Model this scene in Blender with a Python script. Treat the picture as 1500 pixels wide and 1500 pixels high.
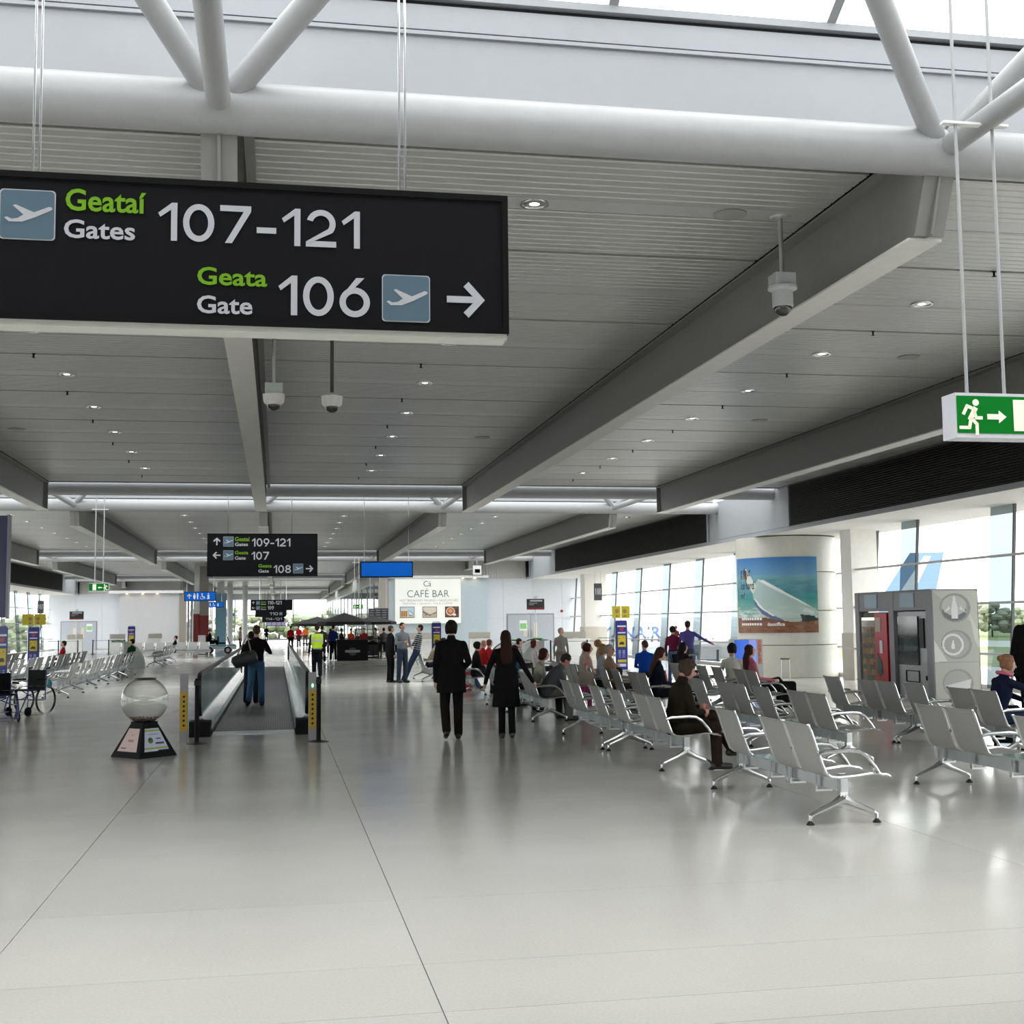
import bpy, bmesh, math, random
import numpy as np
from mathutils import Vector, Matrix
S = bpy.context.scene
for o in list(bpy.data.objects): bpy.data.objects.remove(o)
COL = S.collection
random.seed(5)

# ------------------------------------------------------------------ camera
F, YAW, PIT, ROL, EYE = 1843.17, .18514, .087936, -.011262, 1.75
fw = Vector((math.sin(YAW)*math.cos(PIT), math.cos(YAW)*math.cos(PIT), math.sin(PIT)))
r0 = Vector((math.cos(YAW), -math.sin(YAW), 0)); u0 = r0.cross(fw)
rr = r0*math.cos(ROL) + u0*math.sin(ROL); uu = u0*math.cos(ROL) - r0*math.sin(ROL)
cam = bpy.data.cameras.new('camera'); camo = bpy.data.objects.new('camera', cam); COL.objects.link(camo)
cam.sensor_width = 36; cam.lens = F/1500*36; cam.clip_end = 2000; cam.clip_start = .1
M = Matrix((rr, uu, -fw)).transposed().to_4x4(); M.translation = Vector((0, 0, EYE)); camo.matrix_world = M
S.camera = camo

# ------------------------------------------------------------------ world, exposure
W = bpy.data.worlds.new('world'); S.world = W; W.use_nodes = True
nt = W.node_tree; nt.nodes.clear()
wo = nt.nodes.new('ShaderNodeOutputWorld'); bg = nt.nodes.new('ShaderNodeBackground')
tc = nt.nodes.new('ShaderNodeTexCoord'); sx = nt.nodes.new('ShaderNodeSeparateXYZ'); cr = nt.nodes.new('ShaderNodeValToRGB')
nt.links.new(tc.outputs['Generated'], sx.inputs[0]); nt.links.new(sx.outputs['Z'], cr.inputs[0])
cr.color_ramp.elements[0].position = 0; cr.color_ramp.elements[0].color = (.97, .975, .97, 1)
cr.color_ramp.elements[1].position = 1; cr.color_ramp.elements[1].color = (1, .995, .98, 1)
nt.links.new(cr.outputs[0], bg.inputs[0]); bg.inputs[1].default_value = 6.0
nt.links.new(bg.outputs[0], wo.inputs[0])
S.view_settings.view_transform = 'Standard'; S.view_settings.look = 'None'
S.view_settings.exposure = -0.38; S.view_settings.gamma = 1; S.view_settings.use_curve_mapping = False
S.cycles.use_denoising = True
S.cycles.max_bounces = 10; S.cycles.diffuse_bounces = 5; S.cycles.glossy_bounces = 4; S.cycles.transparent_max_bounces = 24
S.cycles.sample_clamp_indirect = 6; S.cycles.caustics_reflective = False; S.cycles.caustics_refractive = False

# ------------------------------------------------------------------ materials
MATS = {}
def srgb(h):
    c = [int(h[i:i+2], 16)/255 for i in (0, 2, 4)]
    return tuple((x/12.92 if x <= .04045 else ((x+.055)/1.055)**2.4) for x in c)
def mat(name, col, rough=.5, metal=0, noise=0, scale=8, emit=0, spec=.5, bump=0, trans=0, coat=0, stretch=None):
    if name in MATS: return MATS[name]
    if isinstance(col, str): col = srgb(col)
    m = bpy.data.materials.new(name); m.use_nodes = True; MATS[name] = m
    n = m.node_tree.nodes; l = m.node_tree.links; b = n['Principled BSDF']
    b.inputs['Base Color'].default_value = (*col, 1); b.inputs['Roughness'].default_value = rough
    b.inputs['Metallic'].default_value = metal; b.inputs['Specular IOR Level'].default_value = spec
    b.inputs['Coat Weight'].default_value = coat
    if emit:
        b.inputs['Emission Color'].default_value = (*col, 1); b.inputs['Emission Strength'].default_value = emit
    t = n.new('ShaderNodeTexCoord'); mp = n.new('ShaderNodeMapping'); l.new(t.outputs['Object'], mp.inputs[0])
    if stretch: mp.inputs['Scale'].default_value = stretch
    ns = n.new('ShaderNodeTexNoise'); ns.inputs['Scale'].default_value = scale; ns.inputs['Detail'].default_value = 4
    l.new(mp.outputs[0], ns.inputs['Vector'])
    k = noise if noise else .04
    mr = n.new('ShaderNodeMapRange'); mr.inputs[1].default_value = .25; mr.inputs[2].default_value = .75
    mr.inputs[3].default_value = 1-k; mr.inputs[4].default_value = 1+k; l.new(ns.outputs[0], mr.inputs[0])
    mx = n.new('ShaderNodeVectorMath'); mx.operation = 'SCALE'; mx.inputs[0].default_value = col
    l.new(mr.outputs[0], mx.inputs['Scale']); l.new(mx.outputs[0], b.inputs['Base Color'])
    if bump:
        bp = n.new('ShaderNodeBump'); bp.inputs['Strength'].default_value = bump; bp.inputs['Distance'].default_value = .01
        l.new(ns.outputs[0], bp.inputs['Height']); l.new(bp.outputs[0], b.inputs['Normal'])
    return m
def glass(name, tint=(.9, .97, .95), refl=1.0, rough=0, edge=None):
    if name in MATS: return MATS[name]
    m = bpy.data.materials.new(name); m.use_nodes = True; MATS[name] = m
    n = m.node_tree.nodes; l = m.node_tree.links; n.clear()
    o = n.new('ShaderNodeOutputMaterial'); tr = n.new('ShaderNodeBsdfTransparent'); gl = n.new('ShaderNodeBsdfGlossy')
    fr = n.new('ShaderNodeLayerWeight'); mx = n.new('ShaderNodeMixShader'); ml = n.new('ShaderNodeMath'); ml.operation = 'MULTIPLY_ADD'
    pw = n.new('ShaderNodeMath'); pw.operation = 'POWER'; pw.inputs[1].default_value = 4; fr.inputs[0].default_value = .5
    ml.use_clamp = True; ml.inputs[2].default_value = .045*refl; l.new(fr.outputs['Facing'], pw.inputs[0])
    tr.inputs[0].default_value = (*tint, 1); gl.inputs['Roughness'].default_value = rough
    ml.inputs[1].default_value = .7*refl; l.new(pw.outputs[0], ml.inputs[0]); l.new(ml.outputs[0], mx.inputs[0])
    if edge:
        ec = n.new('ShaderNodeMix'); ec.data_type = 'RGBA'; ec.inputs[6].default_value = (*tint, 1); ec.inputs[7].default_value = (*edge, 1)
        e2 = n.new('ShaderNodeMath'); e2.operation = 'POWER'; e2.inputs[1].default_value = 2.5; l.new(fr.outputs['Facing'], e2.inputs[0])
        l.new(e2.outputs[0], ec.inputs[0]); l.new(ec.outputs[2], tr.inputs[0])
    l.new(tr.outputs[0], mx.inputs[1]); l.new(gl.outputs[0], mx.inputs[2]); l.new(mx.outputs[0], o.inputs[0])
    return m
def floor_mat():
    m = bpy.data.materials.new('polished_terrazzo'); m.use_nodes = True
    n = m.node_tree.nodes; l = m.node_tree.links; b = n['Principled BSDF']
    t = n.new('ShaderNodeNewGeometry')
    def noise(sc, det, lo, hi, a, c):
        q = n.new('ShaderNodeTexNoise'); q.inputs['Scale'].default_value = sc; q.inputs['Detail'].default_value = det
        l.new(t.outputs['Position'], q.inputs['Vector'])
        r = n.new('ShaderNodeMapRange'); r.inputs[1].default_value = lo; r.inputs[2].default_value = hi
        r.inputs[3].default_value = a; r.inputs[4].default_value = c; l.new(q.outputs[0], r.inputs[0]); return r.outputs[0]
    big = noise(.35, 5, .3, .7, .93, 1.06); fine = noise(60, 3, .3, .7, .95, 1.05)
    v = n.new('ShaderNodeTexVoronoi'); v.inputs['Scale'].default_value = 26; l.new(t.outputs['Position'], v.inputs['Vector'])
    sp = n.new('ShaderNodeMapRange'); sp.inputs[1].default_value = .05; sp.inputs[2].default_value = .09; sp.inputs[3].default_value = 1.22; sp.inputs[4].default_value = 1
    l.new(v.outputs['Distance'], sp.inputs[0])
    oi = n.new('ShaderNodeObjectInfo'); orr = n.new('ShaderNodeMapRange'); orr.inputs[3].default_value = .975; orr.inputs[4].default_value = 1.025
    l.new(oi.outputs['Random'], orr.inputs[0])
    cur = big
    for s in (fine, sp.outputs[0], orr.outputs[0]):
        q = n.new('ShaderNodeMath'); q.operation = 'MULTIPLY'; l.new(cur, q.inputs[0]); l.new(s, q.inputs[1]); cur = q.outputs[0]
    mx = n.new('ShaderNodeVectorMath'); mx.operation = 'SCALE'; mx.inputs[0].default_value = (.64, .63, .59); l.new(cur, mx.inputs['Scale'])
    l.new(mx.outputs[0], b.inputs['Base Color'])
    l.new(noise(.8, 4, .3, .7, .12, .20), b.inputs['Roughness']); b.inputs['Specular IOR Level'].default_value = .55
    return m
MT_FLOOR = floor_mat()
MT_JOINT = mat('floor_joint', (.13, .13, .12), .8)
MT_STEELW = mat('white_painted_steel', (.34, .345, .355), .38, noise=.03)
MT_BEAM = mat('grey_painted_beam', (.22, .218, .21), .45, noise=.04)
MT_FLANGE = mat('light_flange', (.72, .71, .68), .45)
MT_CEIL = mat('ribbed_ceiling_metal', (.50, .50, .49), .32, metal=.3, noise=.05, scale=3, stretch=(.3, 6, 1))
MT_CSTRIP = mat('ceiling_service_strip', (.52, .52, .52), .35, metal=.2)
MT_DARK = mat('dark_void', (.02, .02, .02), .8)
MT_FASCIA = mat('pale_fascia_panel', (.36, .375, .40), .4, noise=.02)
MT_LOUVRE = mat('black_louvre', (.035, .034, .032), .5)
MT_SOFFIT = mat('white_plaster', (.82, .80, .76), .7)
MT_WALL = mat('white_wall_panel', (.66, .69, .74), .45)
MT_CORR = mat('corrugated_grey', (.60, .59, .57), .5)
MT_MULL = mat('grey_mullion', (.30, .31, .31), .4, metal=.3)
MT_MULLW = mat('pale_transom', (.55, .55, .53), .4)
MT_GLASS = glass('window_glass', (.965, .975, .97), .6)
MT_GLASSB = glass('blue_green_glass', (.21, .265, .275), .7)
MT_SKYG = glass('skylight_glass', (.92, .94, .94), .5)
MT_CHROME = mat('polished_aluminium', (.62, .63, .64), .18, metal=1)
MT_ALU = mat('satin_aluminium', (.50, .51, .52), .35, metal=.9)
MT_BLACK = mat('black_plastic', (.010, .010, .011), .4, spec=.3)
MT_BLACKM = mat('matt_black', (.007, .007, .008), .7, spec=.15)
MT_WHITE = mat('white_paint', (.80, .80, .80), .4)

# ------------------------------------------------------------------ mesh helpers
class MB:
    def __init__(s): s.v = []; s.f = []; s.mi = []
    def add(s, vs, fs, k=0):
        o = len(s.v); s.v += [tuple(map(float, p)) for p in vs]; s.f += [tuple(i+o for i in f) for f in fs]; s.mi += [k]*len(fs); return s
    def box(s, x0, x1, y0, y1, z0, z1, k=0):
        return s.add([(x, y, z) for x in (x0, x1) for y in (y0, y1) for z in (z0, z1)],
                     [(0, 1, 3, 2), (4, 6, 7, 5), (0, 4, 5, 1), (2, 3, 7, 6), (0, 2, 6, 4), (1, 5, 7, 3)], k)
    def tube(s, pts, rad, n=10, k=0, caps=True, sy=1.0):
        pts = [Vector(p) for p in pts]; N = len(pts)
        if not hasattr(rad, '__len__'): rad = [rad]*N
        rings = []; prev = None
        for i, p in enumerate(pts):
            d = (pts[min(i+1, N-1)]-pts[max(i-1, 0)]).normalized()
            if prev is None:
                a = Vector((0, 0, 1)) if abs(d.z) < .9 else Vector((1, 0, 0))
                x = d.cross(a).normalized()
            else: x = (prev - d*prev.dot(d)).normalized()
            y = d.cross(x); prev = x
            rings.append([p + (x*math.cos(t)+y*math.sin(t)*sy)*rad[i] for t in [2*math.pi*j/n for j in range(n)]])
        vs = [q for r in rings for q in r]; fs = []
        for i in range(N-1):
            for j in range(n):
                a = i*n+j; b = i*n+(j+1) % n; fs.append((a, b, b+n, a+n))
        if caps: fs += [tuple(range(n-1, -1, -1)), tuple(range((N-1)*n, N*n))]
        return s.add(vs, fs, k)
    def lathe(s, prof, c=(0, 0, 0), n=24, k=0):
        vs = [(c[0]+r*math.cos(2*math.pi*j/n), c[1]+r*math.sin(2*math.pi*j/n), c[2]+z) for r, z in prof for j in range(n)]
        fs = [(i*n+j, i*n+(j+1) % n, (i+1)*n+(j+1) % n, (i+1)*n+j) for i in range(len(prof)-1) for j in range(n)]
        return s.add(vs, fs, k)
    def prism(s, poly, a0, a1, axis='y', k=0):
        n = len(poly)
        def pt(u, w, a): return {'y': (u, a, w), 'x': (a, u, w), 'z': (u, w, a)}[axis]
        vs = [pt(u, w, a0) for u, w in poly]+[pt(u, w, a1) for u, w in poly]
        fs = [tuple(range(n)), tuple(range(2*n-1, n-1, -1))]+[(i, i+n, (i+1) % n+n, (i+1) % n) for i in range(n)]
        return s.add(vs, fs, k)
    def ball(s, c, r, n=10, k=0, m=None):
        m = m or max(4, n//2+1); r = r if hasattr(r, '__len__') else (r, r, r)
        vs = [(c[0], c[1], c[2]-r[2])]
        for i in range(1, m):
            t = math.pi*i/m
            vs += [(c[0]+r[0]*math.sin(t)*math.cos(2*math.pi*j/n), c[1]+r[1]*math.sin(t)*math.sin(2*math.pi*j/n), c[2]-r[2]*math.cos(t)) for j in range(n)]
        vs.append((c[0], c[1], c[2]+r[2])); fs = []
        for j in range(n):
            fs.append((0, 1+(j+1) % n, 1+j)); e = 1+(m-2)*n; fs.append((len(vs)-1, e+j, e+(j+1) % n))
            for i in range(m-2):
                a = 1+i*n+j; b = 1+i*n+(j+1) % n; fs.append((a, b, b+n, a+n))
        return s.add(vs, fs, k)
    def merge(s, o, mtx=None):
        vs = [mtx @ Vector(p) for p in o.v] if mtx is not None else o.v
        base = len(s.v); s.v += [tuple(p) for p in vs]; s.f += [tuple(i+base for i in f) for f in o.f]; s.mi += o.mi; return s
    def mesh(s, name, mats, smooth=False):
        me = bpy.data.meshes.new(name); me.from_pydata(s.v, [], s.f)
        if not isinstance(mats, (list, tuple)): mats = [mats]
        for m in mats: me.materials.append(m)
        if len(mats) > 1: me.polygons.foreach_set('material_index', s.mi)
        bm = bmesh.new(); bm.from_mesh(me); bmesh.ops.recalc_face_normals(bm, faces=bm.faces); bm.to_mesh(me); bm.free()
        if smooth:
            try: me.shade_smooth(); me.set_sharp_from_angle(angle=math.radians(40))
            except Exception: pass
        return me
def link(name, me, parent=None, loc=None):
    o = bpy.data.objects.new(name, me); COL.objects.link(o)
    if parent is not None: o.parent = parent
    if loc is not None: o.location = loc
    return o
def part(name, mb, mats, parent=None, smooth=False, world=False, label=None, stuff=False):
    if world and parent is not None:
        w = parent; off = Vector((0, 0, 0))
        while w is not None: off += w.location; w = w.parent
        mb.v = [(p[0]-off.x, p[1]-off.y, p[2]-off.z) for p in mb.v]
    o = link(name, mb.mesh(name, mats, smooth), parent)
    if label: o['label'] = label
    if stuff: o['kind'] = 'stuff'
    return o
def thing(name, label, cat, loc=(0, 0, 0), rz=0, group=None):
    o = bpy.data.objects.new(name, None); COL.objects.link(o); o.location = loc; o.rotation_euler = (0, 0, rz)
    o.empty_display_size = .1; o['label'] = label; o['category'] = cat
    if group: o['group'] = group
    return o
def tag(o, label, cat, group=None):
    o['label'] = label; o['category'] = cat
    if group: o['group'] = group
    return o
def struct(name, mb, mats, smooth=False):
    o = link(name, mb.mesh(name, mats, smooth)); o['kind'] = 'structure'; return o
def dup(root, loc=None, rz=None, label=None, group=None):
    r = root.copy(); COL.objects.link(r)
    if loc is not None: r.location = loc
    if rz is not None: r.rotation_euler = (0, 0, rz)
    if label: r['label'] = label
    if group: r['group'] = group
    for ch in list(root.children):
        c = ch.copy(); COL.objects.link(c); c.parent = r
        for g in list(ch.children):
            d = g.copy(); COL.objects.link(d); d.parent = c
    return r
_txt = {}
def text_mb(s, x0, x1, z0, z1, y, bold=.0, depth=.004, back=False, keep=False):
    """lettering fitted to a box in a plane facing -Y (or +Y when back)"""
    key = (s, bold)
    if key not in _txt:
        cu = bpy.data.curves.new('t', 'FONT'); cu.body = s; cu.size = 1; cu.offset = bold; cu.resolution_u = 3
        o = bpy.data.objects.new('t', cu); COL.objects.link(o)
        dg = bpy.context.evaluated_depsgraph_get(); me = bpy.data.meshes.new_from_object(o.evaluated_get(dg))
        _txt[key] = ([tuple(v.co) for v in me.vertices], [tuple(p.vertices) for p in me.polygons])
        bpy.data.objects.remove(o); bpy.data.meshes.remove(me); bpy.data.curves.remove(cu)
    vs, fs = _txt[key]; a = np.array(vs); lo = a.min(0); hi = a.max(0)
    sx_ = (x1-x0)/(hi[0]-lo[0]); sz_ = (z1-z0)/(hi[1]-lo[1])
    mb = MB()
    if back: mb.add([(x1-(p[0]-lo[0])*sx_, y, z0+(p[1]-lo[1])*sz_) for p in vs], fs)
    else: mb.add([(x0+(p[0]-lo[0])*sx_, y, z0+(p[1]-lo[1])*sz_) for p in vs], fs)
    return mb
def poly_mb(polys, x0, z0, sc, y, scz=None):
    """flat print: polygons in unit coordinates placed in the XZ plane facing -Y"""
    mb = MB(); scz = scz or sc
    for p in polys: mb.add([(x0+u*sc, y, z0+w*scz) for u, w in p], [tuple(range(len(p)))])
    return mb
def arc(cx, cz, r, a0, a1, n=12, rz=None):
    rz = rz or r
    return [(cx+r*math.cos(math.radians(a0+(a1-a0)*i/n)), cz+rz*math.sin(math.radians(a0+(a1-a0)*i/n))) for i in range(n+1)]

# ================================================================== SETTING
BX = [-11.77, -6.10, -.43, 5.24, 10.91]          # roof beam lines
ZONES = [4.2+31*k for k in range(-1, 6)]           # first pipe of every skylight
PZ = 5.49; CZ = 5.62; XL, XR = -15.36, 14.5

# ---- floor with its slabs
fb = MB(); fb.box(-17.5, 17.6, -30, 170, -.30, -.012)
floor = struct('floor', fb, MT_JOINT)
xe = [-17.4, -14.75, -10.32, -5.89, -1.46, .75, 5.19, 9.62, 14.05, 17.5]
ye = [-4, .5, 3, 5.41, 5.83, 6.65, 8.2, 10.18, 12.4] + [12.4+2.215*k for k in range(1, 17)]
for i in range(len(xe)-1):
    for j in range(len(ye)-1):
        if ye[j] > 20 and xe[i] == -1.46: continue
        g = .006 if True else 0
        b = MB().box(xe[i]+.0028, xe[i+1]-.0028, ye[j]+.0016, ye[j+1]-.0016, -.01, 0)
        part('floor_slab', b, MT_FLOOR, floor)
b = MB(); b.box(-17.4, 17.5, -30, -4, -.01, 0); b.box(-17.4, 17.5, ye[-1], 170, -.01, 0)
Y21 = [y for y in ye if y > 20][0]
b.box(-1.456, -1.30, Y21, ye[-1], -.01, 0); b.box(.52, .746, Y21, ye[-1], -.01, 0); b.box(-1.30, .52, Y21, 21.2, -.01, 0)
part('floor_slab', b, MT_FLOOR, floor)

# ---- ceiling: ribbed metal panels between joints, with a service strip in each module
ceil = struct('ceiling', MB().box(XL, XR, 9.4, 34.8, 5.70, 5.74).box(XL, XR, -21.6, 3.8, 5.70, 5.74), MT_DARK)
for z in ZONES[2:]:
    if z+5.2 < 160: ceil_b = part('deck', MB().box(XL, XR, z+5.2, min(z+30.6, 165), 5.70, 5.74), MT_DARK, ceil)
def rib_panel(w, d, nrib):
    m = MB(); prof = [(0, .05), (0, 0)]; p = d/nrib
    for i in range(nrib):
        y = i*p
        prof += [(y+p*.12, 0), (y+p*.18, .012), (y+p*.30, .012), (y+p*.36, 0)]
    prof += [(d, 0), (d, .05)]
    vs = [(x, y, z) for x in (0, w) for y, z in prof]; n = len(prof)
    m.add(vs, [(i, i+1, i+1+n, i+n) for i in range(n-1)]); return m
def lane(i): return (BX[i]+.16 if i >= 0 else XL+.02), (BX[i+1]-.16 if i+1 < len(BX) else XR-.02)
LANES = [lane(i) for i in range(-1, 5)]
PM = {}; N_P = 0; far_m = MB()
for bi, zs in enumerate(ZONES[:-1]):
    y0 = zs+5.75; yend = zs+30.6
    part('joint_backing', MB().box(XL, XR, zs+5.2, yend, CZ+.052, CZ+.06), MT_DARK, ceil)
    dl0 = zs+6.94                                   # first service strip of the bay
    mods = [dl0+2.93*k for k in range(-1, 9)]
    for (a, c) in LANES:
        for my in mods:
            for (s0, s1, kind) in ((my-1.43, my-.162, 'p'), (my-.15, my+.15, 's'), (my+.162, my+1.43, 'p')):
                t0, t1 = max(s0, y0), min(s1, yend)
                if t1-t0 < .08: continue
                w, d = round(c-a, 3), round(t1-t0, 3)
                near = bi in (1, 2) and N_P < 300
                if kind == 'p': g = rib_panel(w, d, max(1, round(d/.143)))
                else: g = MB().box(0, w, 0, d, .002, .03)
                if near:
                    key = (kind, w, d)
                    if key not in PM: PM[key] = g.mesh('ceiling_panel', MT_CEIL if kind == 'p' else MT_CSTRIP)
                    link('ceiling_panel' if kind == 'p' else 'service_strip', PM[key], ceil, (a, t0, CZ)); N_P += 1
                else:
                    far_m.merge(g, Matrix.Translation((a, t0, CZ)))
part('far_ceiling_panel', far_m, MT_CEIL, ceil, stuff=True)

# ---- roof beams
def beam_mb(x, y0, y1):
    m = MB(); zb, zt = 4.87, 5.66
    m.add([(x-.012, y0, zb), (x-.012, y1, zb), (x-.012, y1+.02, zt), (x-.012, y0-.30, zt),
           (x+.012, y0, zb), (x+.012, y1, zb), (x+.012, y1+.02, zt), (x+.012, y0-.30, zt)],
          [(0, 1, 2, 3), (7, 6, 5, 4), (0, 4, 5, 1), (1, 5, 6, 2), (2, 6, 7, 3), (3, 7, 4, 0)])
    m.box(x-.15, x+.15, y0+.12, y1-.05, zb-.02, zb, 1)
    m.box(x-.15, x+.15, y0-.02, y1, zt-.075, zt-.05)
    for ya_, yb_ in ((y0+.05, y0-.28), (y1-.02, y1+.0)):
        m.add([(x+dx, y, z) for dx in (-.13, .13) for y, z in ((ya_, zb), (ya_+.02, zb), (yb_+.02, zt-.06), (yb_, zt-.06))], [(0, 1, 2, 3), (7, 6, 5, 4), (0, 4, 5, 1), (1, 5, 6, 2), (2, 6, 7, 3), (3, 7, 4, 0)])
    return m
for bi, zs in enumerate(ZONES[:-1]):
    for x in BX:
        if bi == 0 and x < -7: continue
        y0, y1 = zs+5.02, zs+30.62
        part('roof_beam', beam_mb(x, y0, y1), [MT_BEAM, MT_FLANGE], ceil)
        if x == BX[2]:
            part('cable_tray', MB().box(x+.16, x+.24, y0, y1, 5.50, 5.6), MT_BEAM, ceil)

# ---- skylights: two pipes, ties, struts, upstand fascia, sloping glass
for zi, zs in enumerate(ZONES):
    if zs > 140: break
    ya, yb = zs, zs+4.85; ym = (ya+yb)/2
    word = ['behind the viewpoint', 'right above the viewpoint', 'second along the hall', 'third along the hall', 'fourth along the hall', 'fifth along the hall'][zi]
    t = thing('roof_truss', 'white tubular steel roof truss under the skylight, %s' % word, 'truss', (0, ya, PZ))
    for y in (ya, yb):
        part('chord_pipe', MB().tube([(XL, y, PZ), (XR, y, PZ)], .19, 24), MT_STEELW, t, True, True)
    part('top_chord', MB().tube([(XL+.5, ym, PZ+2.05), (XR-.5, ym, PZ+2.05)], .10, 16), MT_STEELW, t, True, True)
    for x in BX:
        part('tie', MB().tube([(x, ya, PZ), (x, yb, PZ)], .088, 16), MT_STEELW, t, True, True)
        dl, dr = {-.43: (-1.8, 2.4), 5.24: (-2.56, 1.56)}.get(x, (-2.3, 2.2))
        if x < -11: dl = -1.5
        for dx in (dl, dr):
            for y in (ya, yb):
                part('strut', MB().tube([(x, y, PZ), (x+dx, ym, PZ+2.0)], .092, 14), MT_STEELW, t, True, True)
    # upstands
    u = MB()
    for s, y in ((1, zs+5.2), (-1, zs-.4)):
        yy = sorted((y, y+s*.06))
        u.box(XL, XR, yy[0], yy[1], 5.60, 6.33); u.box(XL, XR, yy[0]+s*.02, yy[1]+s*.02, 6.38, 6.58)
        u.box(XL, XR, yy[0]+s*.05, yy[1]+s*.05, 5.62, 6.66, 1); u.box(XL, XR, min(y-s*.03, y), max(y-s*.03, y), 6.315, 6.345)
        u.box(XL, XR, min(y-s*.02, y+s*.15), max(y-s*.02, y+s*.15), 6.62, 6.68)
    st = struct('trim_%d' % (zi+1), u, [MT_FASCIA, MT_DARK])
    pu = MB()
    for e in (-1.735, 1.735): pu.box(XL, XR, ym+e-.05, ym+e+.05, 7.20, 7.34)
    part('purlin', pu, MT_STEELW, st)
    # glass roof
    w = struct('window_%d' % (zi+10), MB().box(XL, XR, ym-.06, ym+.06, 8.32, 8.42), MT_STEELW)
    for s, y in ((1, zs+5.28), (-1, zs-.48)):
        xs = [XL+i*(XR-XL)/16 for i in range(17)]
        off = 4.5-xs[min(range(17), key=lambda i: abs(xs[i]-4.5))]
        xs = [xx+off for xx in xs if XL+.2 < xx+off < XR-.2]; xs = [XL]+xs+[XR]
        for i in range(len(xs)-1):
            g = MB(); g.add([(xs[i], y, 6.68), (xs[i+1], y, 6.68), (xs[i+1], ym, 8.36), (xs[i], ym, 8.36)], [(0, 1, 2, 3)])
            part('pane', g, MT_SKYG, w)
            if i: part('glazing_bar', MB().add([(xs[i]+e, yy, z) for e in (-.04, .04) for yy, z in ((y, 6.62), (ym, 8.30), (ym, 8.46), (y, 6.78))],
                       [(0, 1, 2, 3), (7, 6, 5, 4), (0, 4, 5, 1), (1, 5, 6, 2), (2, 6, 7, 3), (3, 7, 4, 0)]), MT_STEELW, w)

# ---- side bulkheads, soffits, window walls
def side(sgn, X0, name, glass_near, glass_far, ysplit, yend, win_n):
    """sgn +1: right side. X0 is the bulkhead face."""
    s = sgn; ZS = 4.33
    w = struct('wall_%s' % name, MB().box(*sorted((X0+s*.02, X0+s*.10)), -30, yend, ZS, 5.72)
               .box(*sorted((X0-s*.015, X0+s*.02)), -30, yend, ZS-.02, ZS+.10), [MT_FASCIA])
    for bi, zs in enumerate(ZONES[:-1]):
        y0, y1 = zs+5.8, zs+29.75
        if y0 > yend: break
        y1 = min(y1, yend)
        m = MB(); m.box(*sorted((X0+s*.0, X0+s*.019)), y0, y1, ZS+.11, 5.60)
        part('louvre_back', m, MT_DARK, w)
        m = MB(); n = 22
        for i in range(n):
            z = ZS+.14+i*(1.45/n-.0)*.86
            m.add([(X0-s*.05, y0, z), (X0-s*.05, y1, z), (X0-s*.005, y1, z+.022), (X0-s*.005, y0, z+.022), (X0-s*.05, y0, z+.006), (X0-s*.05, y1, z+.006), (X0-s*.005, y1, z+.03), (X0-s*.005, y0, z+.03)],
                  [(0, 1, 2, 3), (4, 5, 6, 7), (0, 4, 5, 1), (2, 6, 7, 3), (0, 3, 7, 4), (1, 2, 6, 5)])
        part('louvre_slat', m, MT_LOUVRE, w, stuff=True)
        m = MB(); m.box(*sorted((X0-s*.055, X0)), y0-.05, y0, ZS+.1, 5.6); m.box(*sorted((X0-s*.055, X0)), y1, y1+.05, ZS+.1, 5.6)
        part('louvre_frame', m, MT_FASCIA, w)
        m = MB().box(*sorted((X0-s*.012, X0)), y1+.08, y1+6, ZS+.11, 5.6)
        if y1 < yend-6: part('fascia_panel', m, MT_FASCIA, w)
    sf = MB().box(*sorted((X0, X0+s*3.4)), -30, yend, ZS, ZS+.08)
    part('soffit', sf, MT_SOFFIT, w)
    # window wall leaning outward
    win = struct('window_%d' % win_n, MB().box(*sorted((glass_far+s*.05-s*.33, glass_far+s*.30-s*.33)), -30, yend, -.3, .12), MT_MULLW)
    zr = [.12, .91, 2.09, 3.17, ZS]
    def gx(z, y): return (glass_near if y < ysplit else glass_far) - s*.07*(ZS-z)
    for (Ya, Yb, ys) in ((-30, ysplit, [25.95+4.42*k for k in range(-13, 3)]), (ysplit, yend, [ysplit+.01]+[40.7+4.5*k for k in range(0, 30)])):
        ys = [y for y in ys if Ya-.1 <= y <= Yb]
        if ys[-1] < Yb-.5: ys.append(Yb)
        if ys[0] > Ya+.5: ys = [Ya]+ys
        for i in range(len(ys)-1):
            ya, yb = ys[i], ys[i+1]; e = .01 if yb > ya else 0; ym_ = (ya+yb)/2
            for j in range(4):
                # each bay is one wide clear pane and one narrow tinted pane
                yk = ya+(yb-ya)*.22
                for (p0, p1, mt) in ((ya, yk, MT_GLASSB), (yk, yb, MT_GLASS)):
                    g = MB().add([(gx(zr[j], ym_), p0, zr[j]), (gx(zr[j], ym_), p1, zr[j]), (gx(zr[j+1], ym_), p1, zr[j+1]), (gx(zr[j+1], ym_), p0, zr[j+1])], [(0, 1, 2, 3)])
                    part('pane', g, mt, win)
            m = MB()
            for yy, hw in ((ya, .022),):
                m.add([(gx(z, ym_)+s*dx, yy+dy, z) for z in (.12, ZS) for dx in (-.02, .045) for dy in (-hw, hw)],
                      [(0, 1, 3, 2), (4, 6, 7, 5), (0, 4, 5, 1), (2, 3, 7, 6), (0, 2, 6, 4), (1, 5, 7, 3)])
            part('mullion', m, mat('dark_mullion', (.06, .065, .07), .4), win)
            for j in range(1, 4):
                x = gx(zr[j], ym_)
                part('transom', MB().box(*sorted((x-s*.06, x+s*.05)), ya, yb, zr[j]-.028, zr[j]+.028), MT_MULLW, win)
    return w, win
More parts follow.
